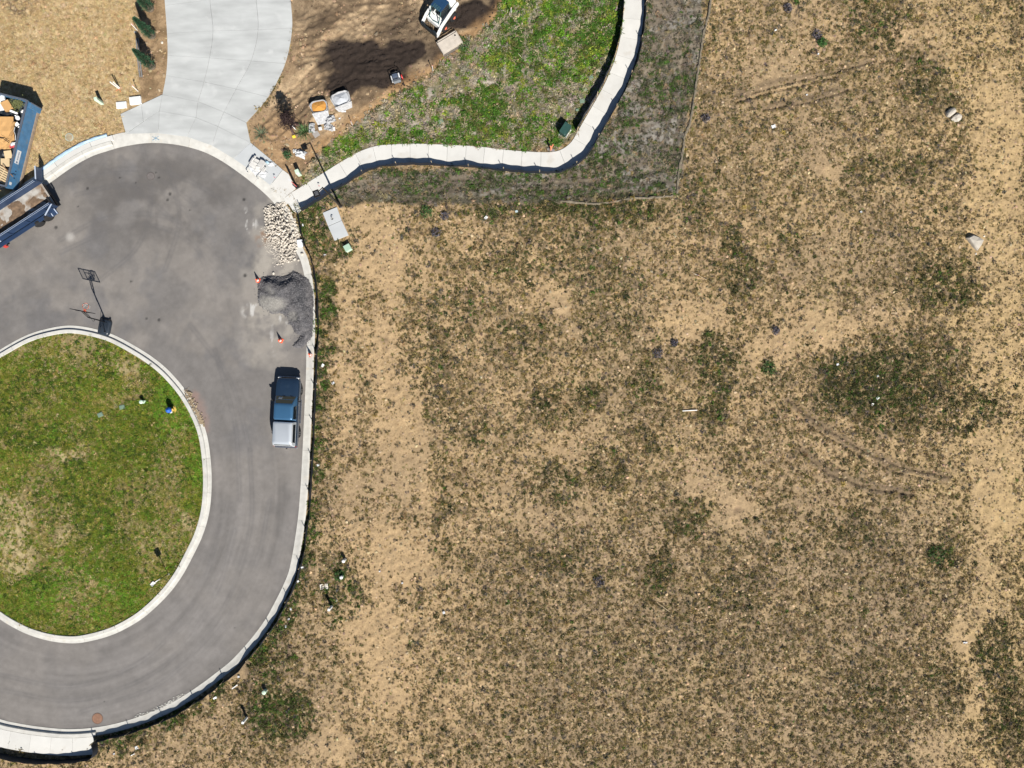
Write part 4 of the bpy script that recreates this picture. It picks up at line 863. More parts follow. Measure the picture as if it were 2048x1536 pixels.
# stray clumps of brown soil and a broken block on the kerb
def rock(name, label, cat, px, py, s, seed, mt, dims=(1, 1, .7), z=None, rz=0, sub_=2):
    o = bpy.data.objects.new(name, stone_mesh(name, seed, mt, sub_, 1)); COL.objects.link(o); g = G(px, py) if z is None else W(px, py, z); o.location = (g.x, g.y, g.z + s * dims[2] * .35)
    o.scale = (s * dims[0], s * dims[1], s * dims[2]); o.rotation_euler = (0, 0, rz); return tag(o, label, cat)
M_WHITE = mat("white_plastic", (.58, .59, .60), .55, var=.06, scale=5)
M_TRASHW = mat("white_woven_sack", (.37, .375, .385), .8, var=.28, scale=7, bump=.35, bscale=60)
o = MB(); o.box((0, 0, .1), (.42, .55, .2)); bk = o.build("block", mat("pale_block", (.60, .63, .68), .8), bevel=.02); bk.location = W(601.5, 487.5, .09); bk.rotation_euler = (.08, .05, math.radians(8)); tag(bk, "pale blue white block on the kerb edge beside the stone heap", "block")
rock("stone", "small rough white stone on the kerb below the pale block", "stone", 605.5, 509, .13, 41, M_STONE, z=.14)
rock("stone", "single white stone at the upper edge of the gravel heap", "stone", 547.5, 547, .11, 43, M_STONE, z=.05)

# ------------------------------------------------------------------ gravel heap
GR_PX = [(516, 572), (522, 556), (534, 552), (548, 551), (560, 553), (572, 551), (587, 543), (598, 546), (610, 553), (621, 560), (629, 576), (631, 600), (630, 640), (627, 675), (617, 686), (607, 693), (594, 696), (584, 692), (592, 684), (601, 671), (590, 666), (580, 648), (573, 632), (566, 627), (548, 628), (532, 622), (520, 612), (516, 605)]
GP = wpoly(GR_PX); gp0 = W(580, 610)
M_GRAVEL = vcol_mat("dark_gravel", "tone", .9, [(8, .25, 4), (38, .40, 3)], (45, .9), .03)
gxs = np.arange(W(508, 0).x, W(640, 0).x, .055); gys = np.arange(W(0, 704).y, W(0, 536).y, .055)
def gravel_h(x, y):
    d = sdist(x, y, GP) + (fbm(x, y, .35, 310) - .5) * .25
    h = .62 * sstep(0, 1.25, d) * (.6 + .6 * fbm(x, y, 1.4, 312, 3)) + .10 * sstep(0, .15, d)
    sandy = spots(x, y, [(545, 606, 30, 16, 1.), (588, 634, 12, 14, .7), (548, 578, 10, 14, .5)], 314, .4)
    ridge = sstep(.55, .1, ldist(x, y, wpoly([(540, 570), (565, 580), (590, 570), (600, 610), (612, 650)])))
    h = h * (1 - .35 * sandy) + .16 * ridge * sstep(.1, .6, d); h = h + (fbm(x, y, .16, 316, 3) - .5) * .09 * (1 - .6 * sandy)
    return np.where(d > 0, np.maximum(h, .012), -.04), sandy, d
def gravel_fields(x, y):
    h, sandy, d = gravel_h(x, y)
    c = mixc(np.broadcast_to(C(.098, .096, .102), x.shape + (3,)), C(.15, .143, .145), sstep(.4, .65, fbm(x, y, .8, 318))); c = mixc(c, C(.055, .056, .062), sstep(.5, .7, fbm(x, y, .5, 320)) * .7 * (1 - sandy)); c = mixc(c, C(.235, .225, .205), np.clip(sandy, 0, 1) * .85)
    return c, h
kb = lambda X, Y: sdist(X, Y, GP) > -.12
heap = grid_object("gravel_heap", gxs, gys, gravel_fields, M_GRAVEL, keep=kb); del heap["kind"]
tag(heap, "dark grey gravel heap with a smooth sandy flank against the kerb", "gravel heap")
gm = MB(); M_GRAIN = mat("gravel_grain", (.145, .14, .145), .9, var=.5, scale=9, rnd=.1)
bmq = bmesh.new(); bmesh.ops.create_icosphere(bmq, subdivisions=1, radius=1); bmesh.ops.delete(bmq, geom=[], context='VERTS'); bmq.free()
OCT = ([(1, 0, 0), (-1, 0, 0), (0, 1, 0), (0, -1, 0), (0, 0, .7), (0, 0, -.7)], [(0, 2, 4), (2, 1, 4), (1, 3, 4), (3, 0, 4), (2, 0, 5), (1, 2, 5), (3, 1, 5), (0, 3, 5)])
cx, cy = NR.uniform(gxs[0], gxs[-1], 9000), NR.uniform(gys[0], gys[-1], 9000); ch, csd, cd = gravel_h(cx, cy)
okk = (cd > -.02) & (NR.random(9000) > csd * 1.1); stray = (cd < -.02) & (cd > -.5) & (NR.random(9000) < .03)
for i in np.nonzero(okk | stray)[0]:
    s = R.uniform(.02, .05); q = Matrix.Translation((cx[i], cy[i], max(ch[i], 0) + s * .3)) @ Matrix.Rotation(R.uniform(0, 6), 4, Vector((R.random(), R.random(), 1)).normalized()) @ Matrix.Diagonal((s * R.uniform(1, 1.5), s, s, 1)); gm.add(OCT[0], OCT[1], q)
go_ = gm.build("gravel_grains", M_GRAIN, heap); go_["kind"] = "stuff"

# ------------------------------------------------------------------ pickup
M_NAVY = mat("navy_paint", (.020, .042, .080), .30, metal=.35, var=.05, scale=1.5, spec=.5, coat=.6, dirt=(.03, .055, .095), dscale=1.6, dcover=.58)
M_CAB_SHEEN = mat("navy_paint_sky_sheen", (.045, .130, .245), .30, metal=.3, var=.06, scale=1.5, spec=.5, coat=.6)  # same navy paint, lightened to stand in for sky reflected in the roof
M_SHELL = mat("silver_shell_paint", (.56, .60, .64), .32, metal=.45, var=.05, scale=.8, spec=.5, coat=.4)
M_WIN = mat("dark_window", (.010, .014, .018), .07, var=.05, spec=.6)
M_TYRE = mat("tyre", (.018, .018, .019), .85, var=.2, bump=.3); M_ALU = mat("alloy", (.55, .55, .55), .35, metal=.9)
M_CHROME = mat("bumper_chrome", (.5, .5, .52), .25, metal=.9); M_TRIM = mat("black_trim", (.015, .015, .017), .6)
M_TAIL = mat("red_lens", (.35, .02, .015), .3); M_HEAD = mat("headlight_glass", (.75, .77, .78), .15)
tp = W(580.5, 823); truck = thing("pickup_truck", "dark navy pickup with a silver camper shell parked at the right kerb", "pickup truck", (tp.x, tp.y, 0), heading(.047, -1))
def sect(y, w, zb, zt, fl=0.0):
    """half-section of the lower body mirrored to a ring"""
    h = [(w - .05, zb), (w + fl, zb + .10), (w + .02 + fl, (zb + zt) / 2), (w - .005, zt - .16), (w - .05, zt - .035), (w - .14, zt), (w * .5, zt + .015)]
    return [(x, y, z) for x, z in h] + [(-x, y, z) for x, z in h[::-1]]
m = MB()
m.loft([sect(2.72, .72, .48, .74), sect(2.66, .82, .42, .88), sect(2.45, .90, .36, .985), sect(2.05, .92, .36, 1.03, .02), sect(1.7, .92, .40, 1.06, .03), sect(1.32, .92, .36, 1.09), sect(.9, .92, .34, 1.10), sect(-.4, .92, .34, 1.10), sect(-1.2, .92, .36, 1.10), sect(-1.68, .92, .40, 1.10, .03), sect(-2.2, .92, .38, 1.10), sect(-2.62, .90, .42, 1.09), sect(-2.70, .86, .46, 1.04)])
body = m.build("body", M_NAVY, truck, smooth=45)
def ring_rect(x, y0, y1, z, r=.12, dx=0):
    out = []
    for sx, sy, a0 in ((1, 1, 0), (-1, 1, 90), (-1, -1, 180), (1, -1, 270)):
        for k in range(4):
            a = math.radians(a0 + 30 * k); yy = y1 if sy > 0 else y0; out.append((sx * (x - r) + r * math.cos(a), yy - sy * r + r * math.sin(a), z))
    return out
m = MB(); m.loft([ring_rect(.86, -.66, 1.28, 1.085, .1), ring_rect(.80, -.62, .98, 1.40, .1), ring_rect(.735, -.58, .66, 1.70, .12), ring_rect(.70, -.55, .58, 1.745, .13), ring_rect(.55, -.42, .42, 1.765, .14)]); cab = m.build("cab", M_CAB_SHEEN, truck, smooth=45)
def quad(m, a, b, c_, d, th=.02):
    a, b, c_, d = map(Vector, (a, b, c_, d)); n = (d - a).cross(b - a).normalized() * th
    m.add([a, b, c_, d, a + n, b + n, c_ + n, d + n], [(3, 2, 1, 0), (4, 5, 6, 7), (0, 1, 5, 4), (1, 2, 6, 5), (2, 3, 7, 6), (3, 0, 4, 7)]); return m
m = MB(); quad(m, (-.76, 1.235, 1.12), (.76, 1.235, 1.12), (.64, .70, 1.67), (-.64, .70, 1.67), .012); ws_ = m.build("windscreen", M_WIN, truck)
m = MB(); quad(m, (.62, -.655, 1.16), (-.62, -.655, 1.16), (-.58, -.60, 1.62), (.58, -.60, 1.62), .01); m.build("rear_window", M_WIN, truck)
for s in (-1, 1):
    a, b, c_, d = (s * .852, .55, 1.12), (s * .852, -.55, 1.12), (s * .755, -.50, 1.62), (s * .765, .42, 1.62)
    m = MB(); quad(m, *((a, b, c_, d) if s < 0 else (b, a, d, c_)), -.012) if False else quad(m, *((a, d, c_, b) if s < 0 else (a, b, c_, d)), .012); m.build("side_window", M_WIN, truck)
    m = MB(); rbox(m, (0, 0, 0), (.22, .11, .17), .04); mo = m.build("wing_mirror", M_TRIM, truck, smooth=40); mo.location = (s * 1.05, .88, 1.17)
    m = MB(); m.box((s * .93, .60, .98), (.03, .14, .03)); m.build("door_handle", M_CHROME, truck, bevel=.008)
    m = MB(); m.box((s * .70, 2.66, .76), (.24, .12, .15)); m.build("headlight", M_HEAD, truck, bevel=.02)
    m = MB(); m.box((s * .84, -2.70, .88), (.11, .05, .30)); m.build("tail_light", M_TAIL, truck, bevel=.015)
    for yy in (1.70, -1.68):
        m = MB(); w0 = s * .74; w1 = s * .955; wd_t = thing("wheel", None, None); wd_t.parent = truck
        m.lathe([(.21, -.11), (.30, -.115), (.355, -.075), (.365, 0), (.355, .075), (.30, .115), (.21, .11)], n=22, M=Matrix.Translation((s * .85, yy, .365)) @ Matrix.Rotation(math.pi / 2, 4, 'Y')); m.build("tyre", M_TYRE, wd_t, smooth=40)
        m = MB(); m.cyl((s * .85, yy, .365), (s * .955, yy, .365), .215, .205, 18)
        for k in range(6):
            a = k * math.pi / 3; m.box((s * .965, yy + .12 * math.cos(a), .365 + .12 * math.sin(a)), (.03, .05, .05))
        m.build("rim", M_ALU, wd_t, smooth=40)
    m = MB(); m.box((s * .955, .05, .36), (.10, 1.9, .05)); m.build("side_step", M_CHROME, truck, bevel=.015)
m = MB(); m.box((0, 2.74, .52), (1.72, .14, .22)); m.build("front_bumper", M_CHROME, truck, bevel=.04)
m = MB(); m.box((0, -2.78, .50), (1.76, .16, .20)); m.build("rear_bumper", M_CHROME, truck, bevel=.03)
m = MB(); m.box((0, 2.735, .76), (1.05, .04, .16)); m.build("grille", M_TRIM, truck)
m = MB(); m.cyl((0, -2.93, .44), (0, -2.93, .55), .035); m.box((0, -2.86, .43), (.07, .2, .05)); m.build("tow_ball", M_TRIM, truck)
for s in (-.3, .3):
    m = MB(); m.tube([(s, 1.30, 1.125), (s + .28, 1.20, 1.175)], .012, 5); m.build("wiper", M_TRIM, truck)
m = MB(); quad(m, (-.55, 1.17, 1.205), (-.25, 1.17, 1.205), (-.28, 1.05, 1.33), (-.55, 1.05, 1.33), .006); m.build("parking_paper", M_WHITE, ws_)
m = MB(); m.box((0, 1.5, 1.085), (.03, 1.3, .012)); m.box((-.5, 1.75, 1.055), (.04, 1.1, .02)); m.box((.5, 1.75, 1.055), (.04, 1.1, .02)); m.build("bonnet_crease", M_NAVY, body, bevel=.005)
# camper shell
m = MB(); m.loft([ring_rect(.87, -2.70, -.74, 1.10, .08), ring_rect(.80, -2.60, -.74, 1.48, .08), ring_rect(.745, -2.46, -.745, 1.70, .10), ring_rect(.72, -2.42, -.76, 1.735, .12), ring_rect(.50, -2.25, -.90, 1.765, .14)]); shell = m.build("camper_shell", M_SHELL, truck, smooth=45)
for s in (-1, 1):
    a, b, c_, d = (s * .850, -.95, 1.20), (s * .850, -2.38, 1.20), (s * .775, -2.32, 1.58), (s * .775, -.95, 1.58)
    m = MB(); quad(m, *((a, d, c_, b) if s < 0 else (a, b, c_, d)), .014); m.build("shell_window", M_WIN, shell)
m = MB(); quad(m, (.68, -2.675, 1.18), (-.68, -2.675, 1.18), (-.62, -2.52, 1.62), (.62, -2.52, 1.62), .014); m.build("rear_hatch", M_WIN, shell)
# ------------------------------------------------------------------ blue debris trailer and what is in it
M_BLUE = mat("worn_blue_paint", (.055, .155, .29), .5, var=.18, scale=2.5, spec=.4, dirt=(.10, .16, .22), dscale=2.2, dcover=.56)
M_BLUED = mat("dark_blue_rim", (.085, .10, .13), .55, var=.2, scale=5)
M_RUST = mat("rusty_base_rail", (.26, .20, .15), .8, var=.25, scale=5)
dz = W(85, 218); dump = thing("debris_dumpster", "long blue open dumpster full of building waste at the left edge", "dumpster", (dz.x, dz.y, 0), heading(.24, -.971))
# local: +Y towards its north end, origin at the north-east ground corner; the box runs to -Y and -X
Ld, Wd, Hd = 6.9, 2.45, 1.75
m = MB(); m.box((-.04, -Ld / 2, 1.10), (.05, Ld, 1.24)); m.build("side_wall", M_BLUE, dump, bevel=.01)
m = MB(); m.box((-Wd, -Ld / 2, 1.10), (.05, Ld, 1.24)); m.build("side_wall", M_BLUE, dump)
m = MB(); m.box((-Wd / 2, -.03, 1.10), (Wd - .05, .05, 1.24)); m.build("end_wall", M_BLUE, dump)
m = MB(); m.box((-Wd / 2, -Ld + .03, 1.10), (Wd - .05, .05, 1.24)); m.build("end_wall", M_BLUE, dump)
m = MB(); m.box((-Wd / 2, -Ld / 2, .56), (Wd - .06, Ld - .06, .06)); m.build("floor", M_BLUED, dump)
m = MB()
for xx in (-.02, -Wd): m.box((xx, -Ld / 2, Hd - .03), (.13, Ld + .02, .10))
m.box((-Wd / 2, -.02, Hd - .03), (Wd - .14, .13, .098)); m.box((-Wd / 2, -Ld + .02, Hd - .03), (Wd - .14, .13, .098)); m.build("top_rail", M_BLUED, dump, bevel=.015)
m = MB(); m.box((.02, -Ld / 2, .38), (.10, Ld, .22)); m.box((-Wd, -Ld / 2, .38), (.10, Ld, .22)); m.build("base_rail", M_RUST, dump, bevel=.01)
m = MB(); m.box((.14, -.30, 1.0), (.20, .42, 1.2)); m.build("door_post", M_BLUE, dump, bevel=.02)
m = MB(); m.cyl((.24, -.1, .4), (.24, -.1, 1.6), .05); m.build("hinge_pin", M_BLUED, dump)
for k in range(3):
    m = MB(); m.box((-.012, -Ld + .85 + .28 * k, 1.12), (.03, .07, .10)); m.build("side_slot", M_TRIM, dump)
m = MB(); m.box((-.008, -Ld + .35, 1.35), (.02, .22, .22)); m.build("white_patch", M_WHITE, dump)
m = MB(); m.box((-.010, -Ld / 2 - .95, 1.25), (.012, 1.05, .42)); stk = m.build("sticker", M_WHITE, dump)
M_INK = mat("sticker_ink", (.10, .14, .22), .6)
m = MB(); m.box((-.001, -Ld / 2 - 1.36, 1.25), (.004, .14, .16)); m.build("sticker_emblem", M_INK, stk)
m = MB()
for k in range(9): m.box((-.001, -Ld / 2 - 1.16 + k * .075, 1.25), (.004, .045, .09 if k % 3 else .13))
m.build("sticker_print", M_INK, stk)
for xx in (-.3, -Wd + .3):
    for yy in (-1.2, -Ld + 1.2):
        m = MB(); m.cyl((xx - .1, yy, .16), (xx + .1, yy, .16), .16, n=12); m.build("roller", M_RUST, dump)
# waste
M_CARD = mat("cardboard", (.46, .27, .11), .85, var=.10, scale=3, rnd=.12); M_PLY = mat("plywood", (.56, .43, .26), .8, var=.1, scale=3, stretch=(1, 5, 1))
M_FOAM = mat("white_foam", (.78, .78, .77), .8, var=.05); M_BLACKBAG = mat("black_bag", (.012, .014, .018), .35, var=.2, bump=.6, bscale=9, spec=.5); M_CLIP = mat("green_clippings", (.13, .14, .055), .9, var=.5, scale=12); M_REDW = mat("red_wrapper", (.45, .06, .07), .6)
def sheet(name, label, cat, px, py, h, dx, dy, th, rz, mt, group=None, tilt=(0, 0), crumple=.0, bend=0.0, seed=1, nx=6, ny=6, ground=False):
    """a thick sheet or slab lying somewhere, optionally crumpled"""
    h = h + (.42 if group and group.startswith('waste') else 0); r = random.Random(seed); p = W(px, py, h) if ground else PT(px, py, h); m = MB(); rng = []
    def zz(i, j): u = i / nx - .5; v = j / ny - .5; return bend * (u * u * 4 - .3) + crumple * (r.random() - .5)
    top = [[((i / nx - .5) * dx + crumple * .5 * (r.random() - .5), (j / ny - .5) * dy + crumple * .5 * (r.random() - .5), zz(i, j)) for j in range(ny + 1)] for i in range(nx + 1)]
    vs = [q for row in top for q in row]; n = len(vs); vs = vs + [(a, b, c_ - th) for a, b, c_ in vs]; idx = lambda i, j: i * (ny + 1) + j; fs = []
    for i in range(nx):
        for j in range(ny):
            a, b, c_, d = idx(i, j), idx(i + 1, j), idx(i + 1, j + 1), idx(i, j + 1); fs += [(a, b, c_, d), (n + d, n + c_, n + b, n + a)]
    edge = [idx(i, 0) for i in range(nx + 1)] + [idx(nx, j) for j in range(1, ny + 1)] + [idx(i, ny) for i in range(nx - 1, -1, -1)] + [idx(0, j) for j in range(ny - 1, 0, -1)]
    for a, b in zip(edge, edge[1:] + edge[:1]): fs.append((b, a, n + a, n + b))
    m.add(vs, fs); o = m.build(name, mt); o.location = p; o.rotation_euler = (tilt[0], tilt[1], rz); return tag(o, label, cat, group)
A = heading(.24, -.971)
DG = "waste heaped in the blue dumpster"
sheet("cardboard_sheet", "biggest tan cardboard sheet lying in the middle of the blue dumpster", "cardboard", 8, 262, .98, 1.5, 2.2, .03, A + .25, M_CARD, DG, (.05, .12), .05, .08, 3)
sheet("cardboard_flap", "folded tan cardboard flap along the right side of the biggest cardboard sheet", "cardboard", 25, 258, 1.08, .42, 1.15, .03, A + .02, M_CARD, DG, (.0, -.5), .04, .05, 4)
sheet("cardboard_sheet", "torn tan cardboard lying above the wooden pallet in the dumpster", "cardboard", 9, 292, .90, 1.0, 1.3, .03, A - .2, M_CARD, DG, (.05, .1), .08, .05, 5)
m = MB(); m.box((0, 0, 0), (.62, .72, .34)); cb = m.build("cardboard_box", M_CARD, bevel=.01); cb.location = PT(15, 212, 1.37); cb.rotation_euler = (.2, .15, .5); tag(cb, "closed tan cardboard box near the top end of the blue dumpster", "box", DG)
sheet("plywood_board", "cream plywood board with a cut hole above the pallet in the dumpster", "plywood", 16, 309, 1.0, .55, .6, .02, A + .4, M_PLY, DG, (.1, .1), 0, 0, 6)
sheet("plywood_board", "larger cream plywood board at the head of the pallet in the dumpster", "plywood", 10, 325, .95, .75, .62, .02, A + .2, M_PLY, DG, (.05, -.1), 0, 0, 7)
pal_ = thing("wooden_pallet", "wooden slatted pallet lying at the lower end of the blue dumpster", "pallet", PT(5, 350, 1.38), math.radians(-28), DG)
for k in range(7):
    m = MB(); m.box((0, -.52 + k * .172, .06), (1.1, .12, .022)); m.build("slat", M_PLY, pal_)
for xx in (-.5, 0, .5):
    m = MB(); m.box((xx, 0, 0), (.08, 1.15, .09)); m.build("bearer", M_PLY, pal_)
m = MB(); m.box((.2, .1, .105), (.07, 1.25, .03), Matrix.Rotation(.75, 3, 'Z')); bd = m.build("broken_batten", mat("brown_batten", (.22, .13, .07), .85)); bd.location = PT(12, 345, 1.45); tag(bd, "dark brown batten lying across the wooden pallet", "batten", DG)
m = MB(); m.lathe([(.16, 0), (.17, .03), (.17, .06), (.15, .07), (.13, .065)], n=20); bl = m.build("bucket_lid", M_WHITE, smooth=40); bl.location = PT(36, 236, 1.42); bl.rotation_euler = (.2, .1, 0); tag(bl, "round white bucket lid beside the right wall of the dumpster", "bucket lid", DG)
for i, (px, py, dx, dy, rz, lb) in enumerate(((3, 196, .5, .45, .3, "white foam block at the upper left of the dumpster"), (2, 211, .42, .75, .1, "tall white foam piece left of the closed cardboard box"), (27, 224, .55, .14, -.35, "narrow white foam strip below the closed cardboard box"), (33, 248, .3, .22, .6, "small white foam scrap below the round bucket lid"), (49, 200, .35, .12, -.3, "white scrap caught on the top rail of the dumpster"), (44, 222, .26, .09, .7, "thin white sliver near the right wall of the dumpster"), (32, 232, .22, .1, -.6, "little white chip just left of the round bucket lid"), (38, 254, .22, .12, -.5, "white torn scrap against the right wall beside the cardboard flap"))):
    sheet("foam_piece", lb, "foam", px, py, 1.05, dx, dy, .09, rz, M_FOAM, DG, (R.uniform(-.2, .2), R.uniform(-.2, .2)), .03, 0, 60 + i, 3, 3)
for i, (px, py, s, lb) in enumerate(((33, 226, .36, "black rubbish bag below the green clippings in the dumpster"), (26, 240, .34, "black rubbish bag left of the round bucket lid"), (38, 262, .30, "black rubbish bag in the dumpster beside the cardboard flap"), (33, 283, .30, "black rubbish bag above the red wrapper in the dumpster"), (6, 305, .42, "black rubbish bag between the torn cardboard and the plywood"), (12, 228, .34, "black rubbish bag under the lower edge of the cardboard box"), (22, 318, .30, "black rubbish bag right of the plywood boards"), (3, 372, .36, "black rubbish bag below the pallet at the dumpster end"))):
    rock("rubbish_bag", lb, "bag", px, py, s, 70 + i, M_BLACKBAG, (1, 1, .6), z=0).location = PT(px, py, 1.14); bpy.data.objects[-1]["group"] = DG if False else DG
for o_ in COL.objects:
    if o_.name.startswith("rubbish_bag"): o_["group"] = DG
# bed of mixed scraps below
sc_m = MB()
for i in range(420):
    a, b = R.uniform(-Wd + .15, -.2), R.uniform(-Ld + .2, -.2); s = R.uniform(.05, .16)
    sc_m.box((a, b, R.uniform(.9, 1.22)), (s * R.uniform(.6, 2), s * .7, .03), Matrix.Rotation(R.uniform(0, 3), 3, 'Z') @ Matrix.Rotation(R.uniform(-.6, .6), 3, 'X'))
sc_m.box((-Wd / 2, -Ld / 2, .85), (Wd - .12, Ld - .12, .5))
scr = sc_m.build("scrap_layer", mat("dark_scraps", (.035, .045, .055), .7, var=.7, scale=7, dirt=(.16, .17, .17), dscale=9, dcover=.60), None); scr.location = dump.location; scr.rotation_euler = dump.rotation_euler; tag(scr, "dark loose scraps filling the bottom of the blue dumpster", "scraps", kind="stuff")
cl = MB()
for i in range(160):
    a, b = R.gauss(0, .28), R.gauss(0, .2); s = R.uniform(.04, .10); cl.box((a, b, R.uniform(0, .14)), (s * 2.2, s * .6, .015), Matrix.Rotation(R.uniform(0, 3), 3, 'Z') @ Matrix.Rotation(R.uniform(-.5, .5), 3, 'Y'))
clo = cl.build("garden_clippings", M_CLIP); clo.location = PT(33, 208, 1.34); tag(clo, "olive green garden clippings right of the cardboard box", "clippings", kind="stuff")
sheet("red_wrapper", "red and white plastic wrapper against the right wall of the dumpster", "wrapper", 25, 293, 1.08, .42, .22, .05, .1, M_REDW, DG, (.1, .2), .08, 0, 90, 4, 4)
sheet("white_bag", "white plastic bag just above the red wrapper in the dumpster", "bag", 26, 288, 1.12, .34, .2, .06, .3, M_WHITE, DG, (.1, .1), .1, 0, 91, 4, 4)
m = MB(); m.tube([(-.5, 0, 0), (0, .06, .05), (.5, -.05, .02)], .03, 6); pp = m.build("dark_pipe", M_TRIM); pp.location = PT(7, 279, 1.47); pp.rotation_euler = (0, 0, -.4); tag(pp, "thin dark pipe lying across the big cardboard sheets", "pipe", DG)
m = MB(); m.tube([(0, -.5, 0), (.12, -.15, .04), (.05, .2, .02), (.16, .5, 0)], .022, 6); pp = m.build("white_cable", M_WHITE); pp.location = PT(28, 268, 1.44); pp.rotation_euler = (0, 0, .2); tag(pp, "loose white cable between the cardboard flap and the right wall", "cable", DG)

# ------------------------------------------------------------------ navy dump trailer
M_TNAVY = mat("trailer_navy", (.020, .042, .095), .42, metal=.2, var=.12, scale=2, spec=.5, dirt=(.06, .085, .12), dscale=1.8, dcover=.6)
M_BED = mat("dusty_steel_bed", (.38, .36, .33), .75, var=.25, scale=2.5, dirt=(.22, .155, .105), dscale=1.1, dcover=.47)
M_EDGE = mat("edge_highlight", (.40, .46, .56), .45, var=.1)  # pale colour stands in for the bright reflection along the metal edges
M_MUD = mat("brown_mud", (.17, .115, .075), .95, var=.35, scale=5, bump=.9, bscale=14)
o0 = W(126, 417); trl = thing("dump_trailer", "navy blue dump trailer with an open muddy bed beside the kerb", "trailer", (o0.x, o0.y, 0), heading(.84, -.545))
# local +Y to the rear gate (north-east), +X to the south-east side, origin at the rear right corner
TL, TW, TH, TF = 6.6, 2.15, 1.52, .80
for xx in (-.03, -TW):
    m = MB(); m.box((xx, -TL / 2, (TF + TH) / 2), (.06, TL, TH - TF)); m.box((xx, -TL / 2, TH), (.13, TL, .10)); m.build("side_wall", M_TNAVY, trl, bevel=.012)
    for k in range(4):
        m = MB(); m.box((xx + (.05 if xx > -1 else -.05), -.7 - k * 1.7, (TF + TH) / 2 - .02), (.07, .09, TH - TF - .1)); m.build("wall_rib", M_TNAVY, trl)
for xx in (-.03, -TW):
    m = MB(); m.box((xx + (.055 if xx > -1 else -.055), -TL / 2, TH + .056), (.018, TL - .2, .014)); m.box((xx - (.055 if xx > -1 else -.055), -TL / 2, TH + .056), (.018, TL - .1, .014)); m.build("rail_edge", M_EDGE, trl)
m = MB(); m.box((-TW / 2, -TL / 2, TF), (TW - .08, TL, .05)); bed = m.build("bed_floor", M_BED, trl)
mud = MB(); N_ = 26
rings = [[(-TW + .12 + i / N_ * (TW - .24), -.15 - j / 40 * 6.0) for i in range(N_ + 1)] for j in range(41)]
vv = []; ff = []
for j, row in enumerate(rings):
    for i, (a, b) in enumerate(row):
        h = (float(fbm(np.array([a]), np.array([b]), .9, 400, 4)[0]) - .55) * .45 + .10 * math.exp(-((b + 1.3) ** 2 + (a + 1.1) ** 2) / .3); vv.append((a, b, TF + .028 + max(-.02, h)))
for j in range(40):
    for i in range(N_): q = j * (N_ + 1) + i; ff.append((q, q + 1, q + N_ + 2, q + N_ + 1))
mud.add(vv, ff); mu_o = mud.build("trailer_mud", M_MUD, None, smooth=60); mu_o.location = trl.location; mu_o.rotation_euler = trl.rotation_euler; tag(mu_o, "brown mud scraped over the bed of the navy trailer", "mud", kind="stuff")
m = MB(); m.box((-TW / 2, .0, .62), (TW * .9, .16, .24)); m.box((-TW / 2, -TL / 2, .60), (.9, TL, .20)); m.build("chassis", M_TRIM, trl)
m = MB(); m.box((.16, -TL / 2 - .35, .70), (.30, TL - 1.1, .07)); m.build("running_board", M_TNAVY, trl, bevel=.01)
m = MB(); m.box((.13, -TL / 2 - .4, .54), (.05, TL - 1.6, .26)); m.build("side_skirt", M_TNAVY, trl)
for yy in (-1.20, -2.05):
    for xx in (.22, -TW - .22):
        wt_ = thing("wheel", None, None); wt_.parent = trl
        m = MB(); m.lathe([(.19, -.12), (.32, -.125), (.385, -.08), (.395, 0), (.385, .08), (.32, .125), (.19, .12)], n=20, M=Matrix.Translation((xx, yy, .395)) @ Matrix.Rotation(math.pi / 2, 4, 'Y')); m.build("tyre", M_TYRE, wt_, smooth=40)
        m = MB(); m.cyl((xx - .08, yy, .395), (xx + .08, yy, .395), .2, n=14); m.build("rim", M_ALU, wt_)
for xx in (.03, -TW - .03):
    m = MB(); m.box((xx, .02, 1.12), (.10, .10, .86)); m.build("rear_post", M_TNAVY, trl)
def door(name, hx, ang):
    d = thing(name, None, None); d.parent = trl; d.location = (hx, .07, 1.14); d.rotation_euler = (0, 0, ang)
    m = MB(); m.box((.52, 0, 0), (1.02, .05, .72)); m.build("door_panel", M_TNAVY, d, bevel=.01)
    m = MB(); m.box((.52, .0, .375), (1.04, .09, .03)); m.build("door_rail", M_EDGE, d)
    m = MB(); m.box((.3, .045, 0), (.06, .06, .7)); m.box((.8, .045, 0), (.06, .06, .7)); m.build("door_rib", M_TNAVY, d)
door("barn_door", .06, math.radians(-62)); door("barn_door", -TW - .06, math.radians(150))
ramp = thing("folded_ramp", None, None); ramp.parent = trl; ramp.location = (.36, -.36, 1.02)
m = MB(); m.box((0, 0, 0), (.62, .52, .05), Matrix.Rotation(.25, 3, 'Y')); m.build("ramp_plate", M_TNAVY, ramp)
for s in (-.2, .2):
    m = MB(); m.box((0.0, s, .05), (.62, .06, .06), Matrix.Rotation(.25, 3, 'Y')); m.build("ramp_rail", M_EDGE, ramp)
m = MB(); m.box((.30, -5.25, .45), (.16, .26, .30)); m.build("red_jack_handle", mat("red_paint", (.45, .05, .04), .5), trl, bevel=.02)
m = MB(); m.box((.05, -5.3, 1.0), (.05, .5, .06)); m.build("side_latch", M_EDGE, trl)
m = MB(); m.box((-.3, .06, TH + .03), (.5, .12, .12)); m.build("gate_latch_bar", M_TRIM, trl)

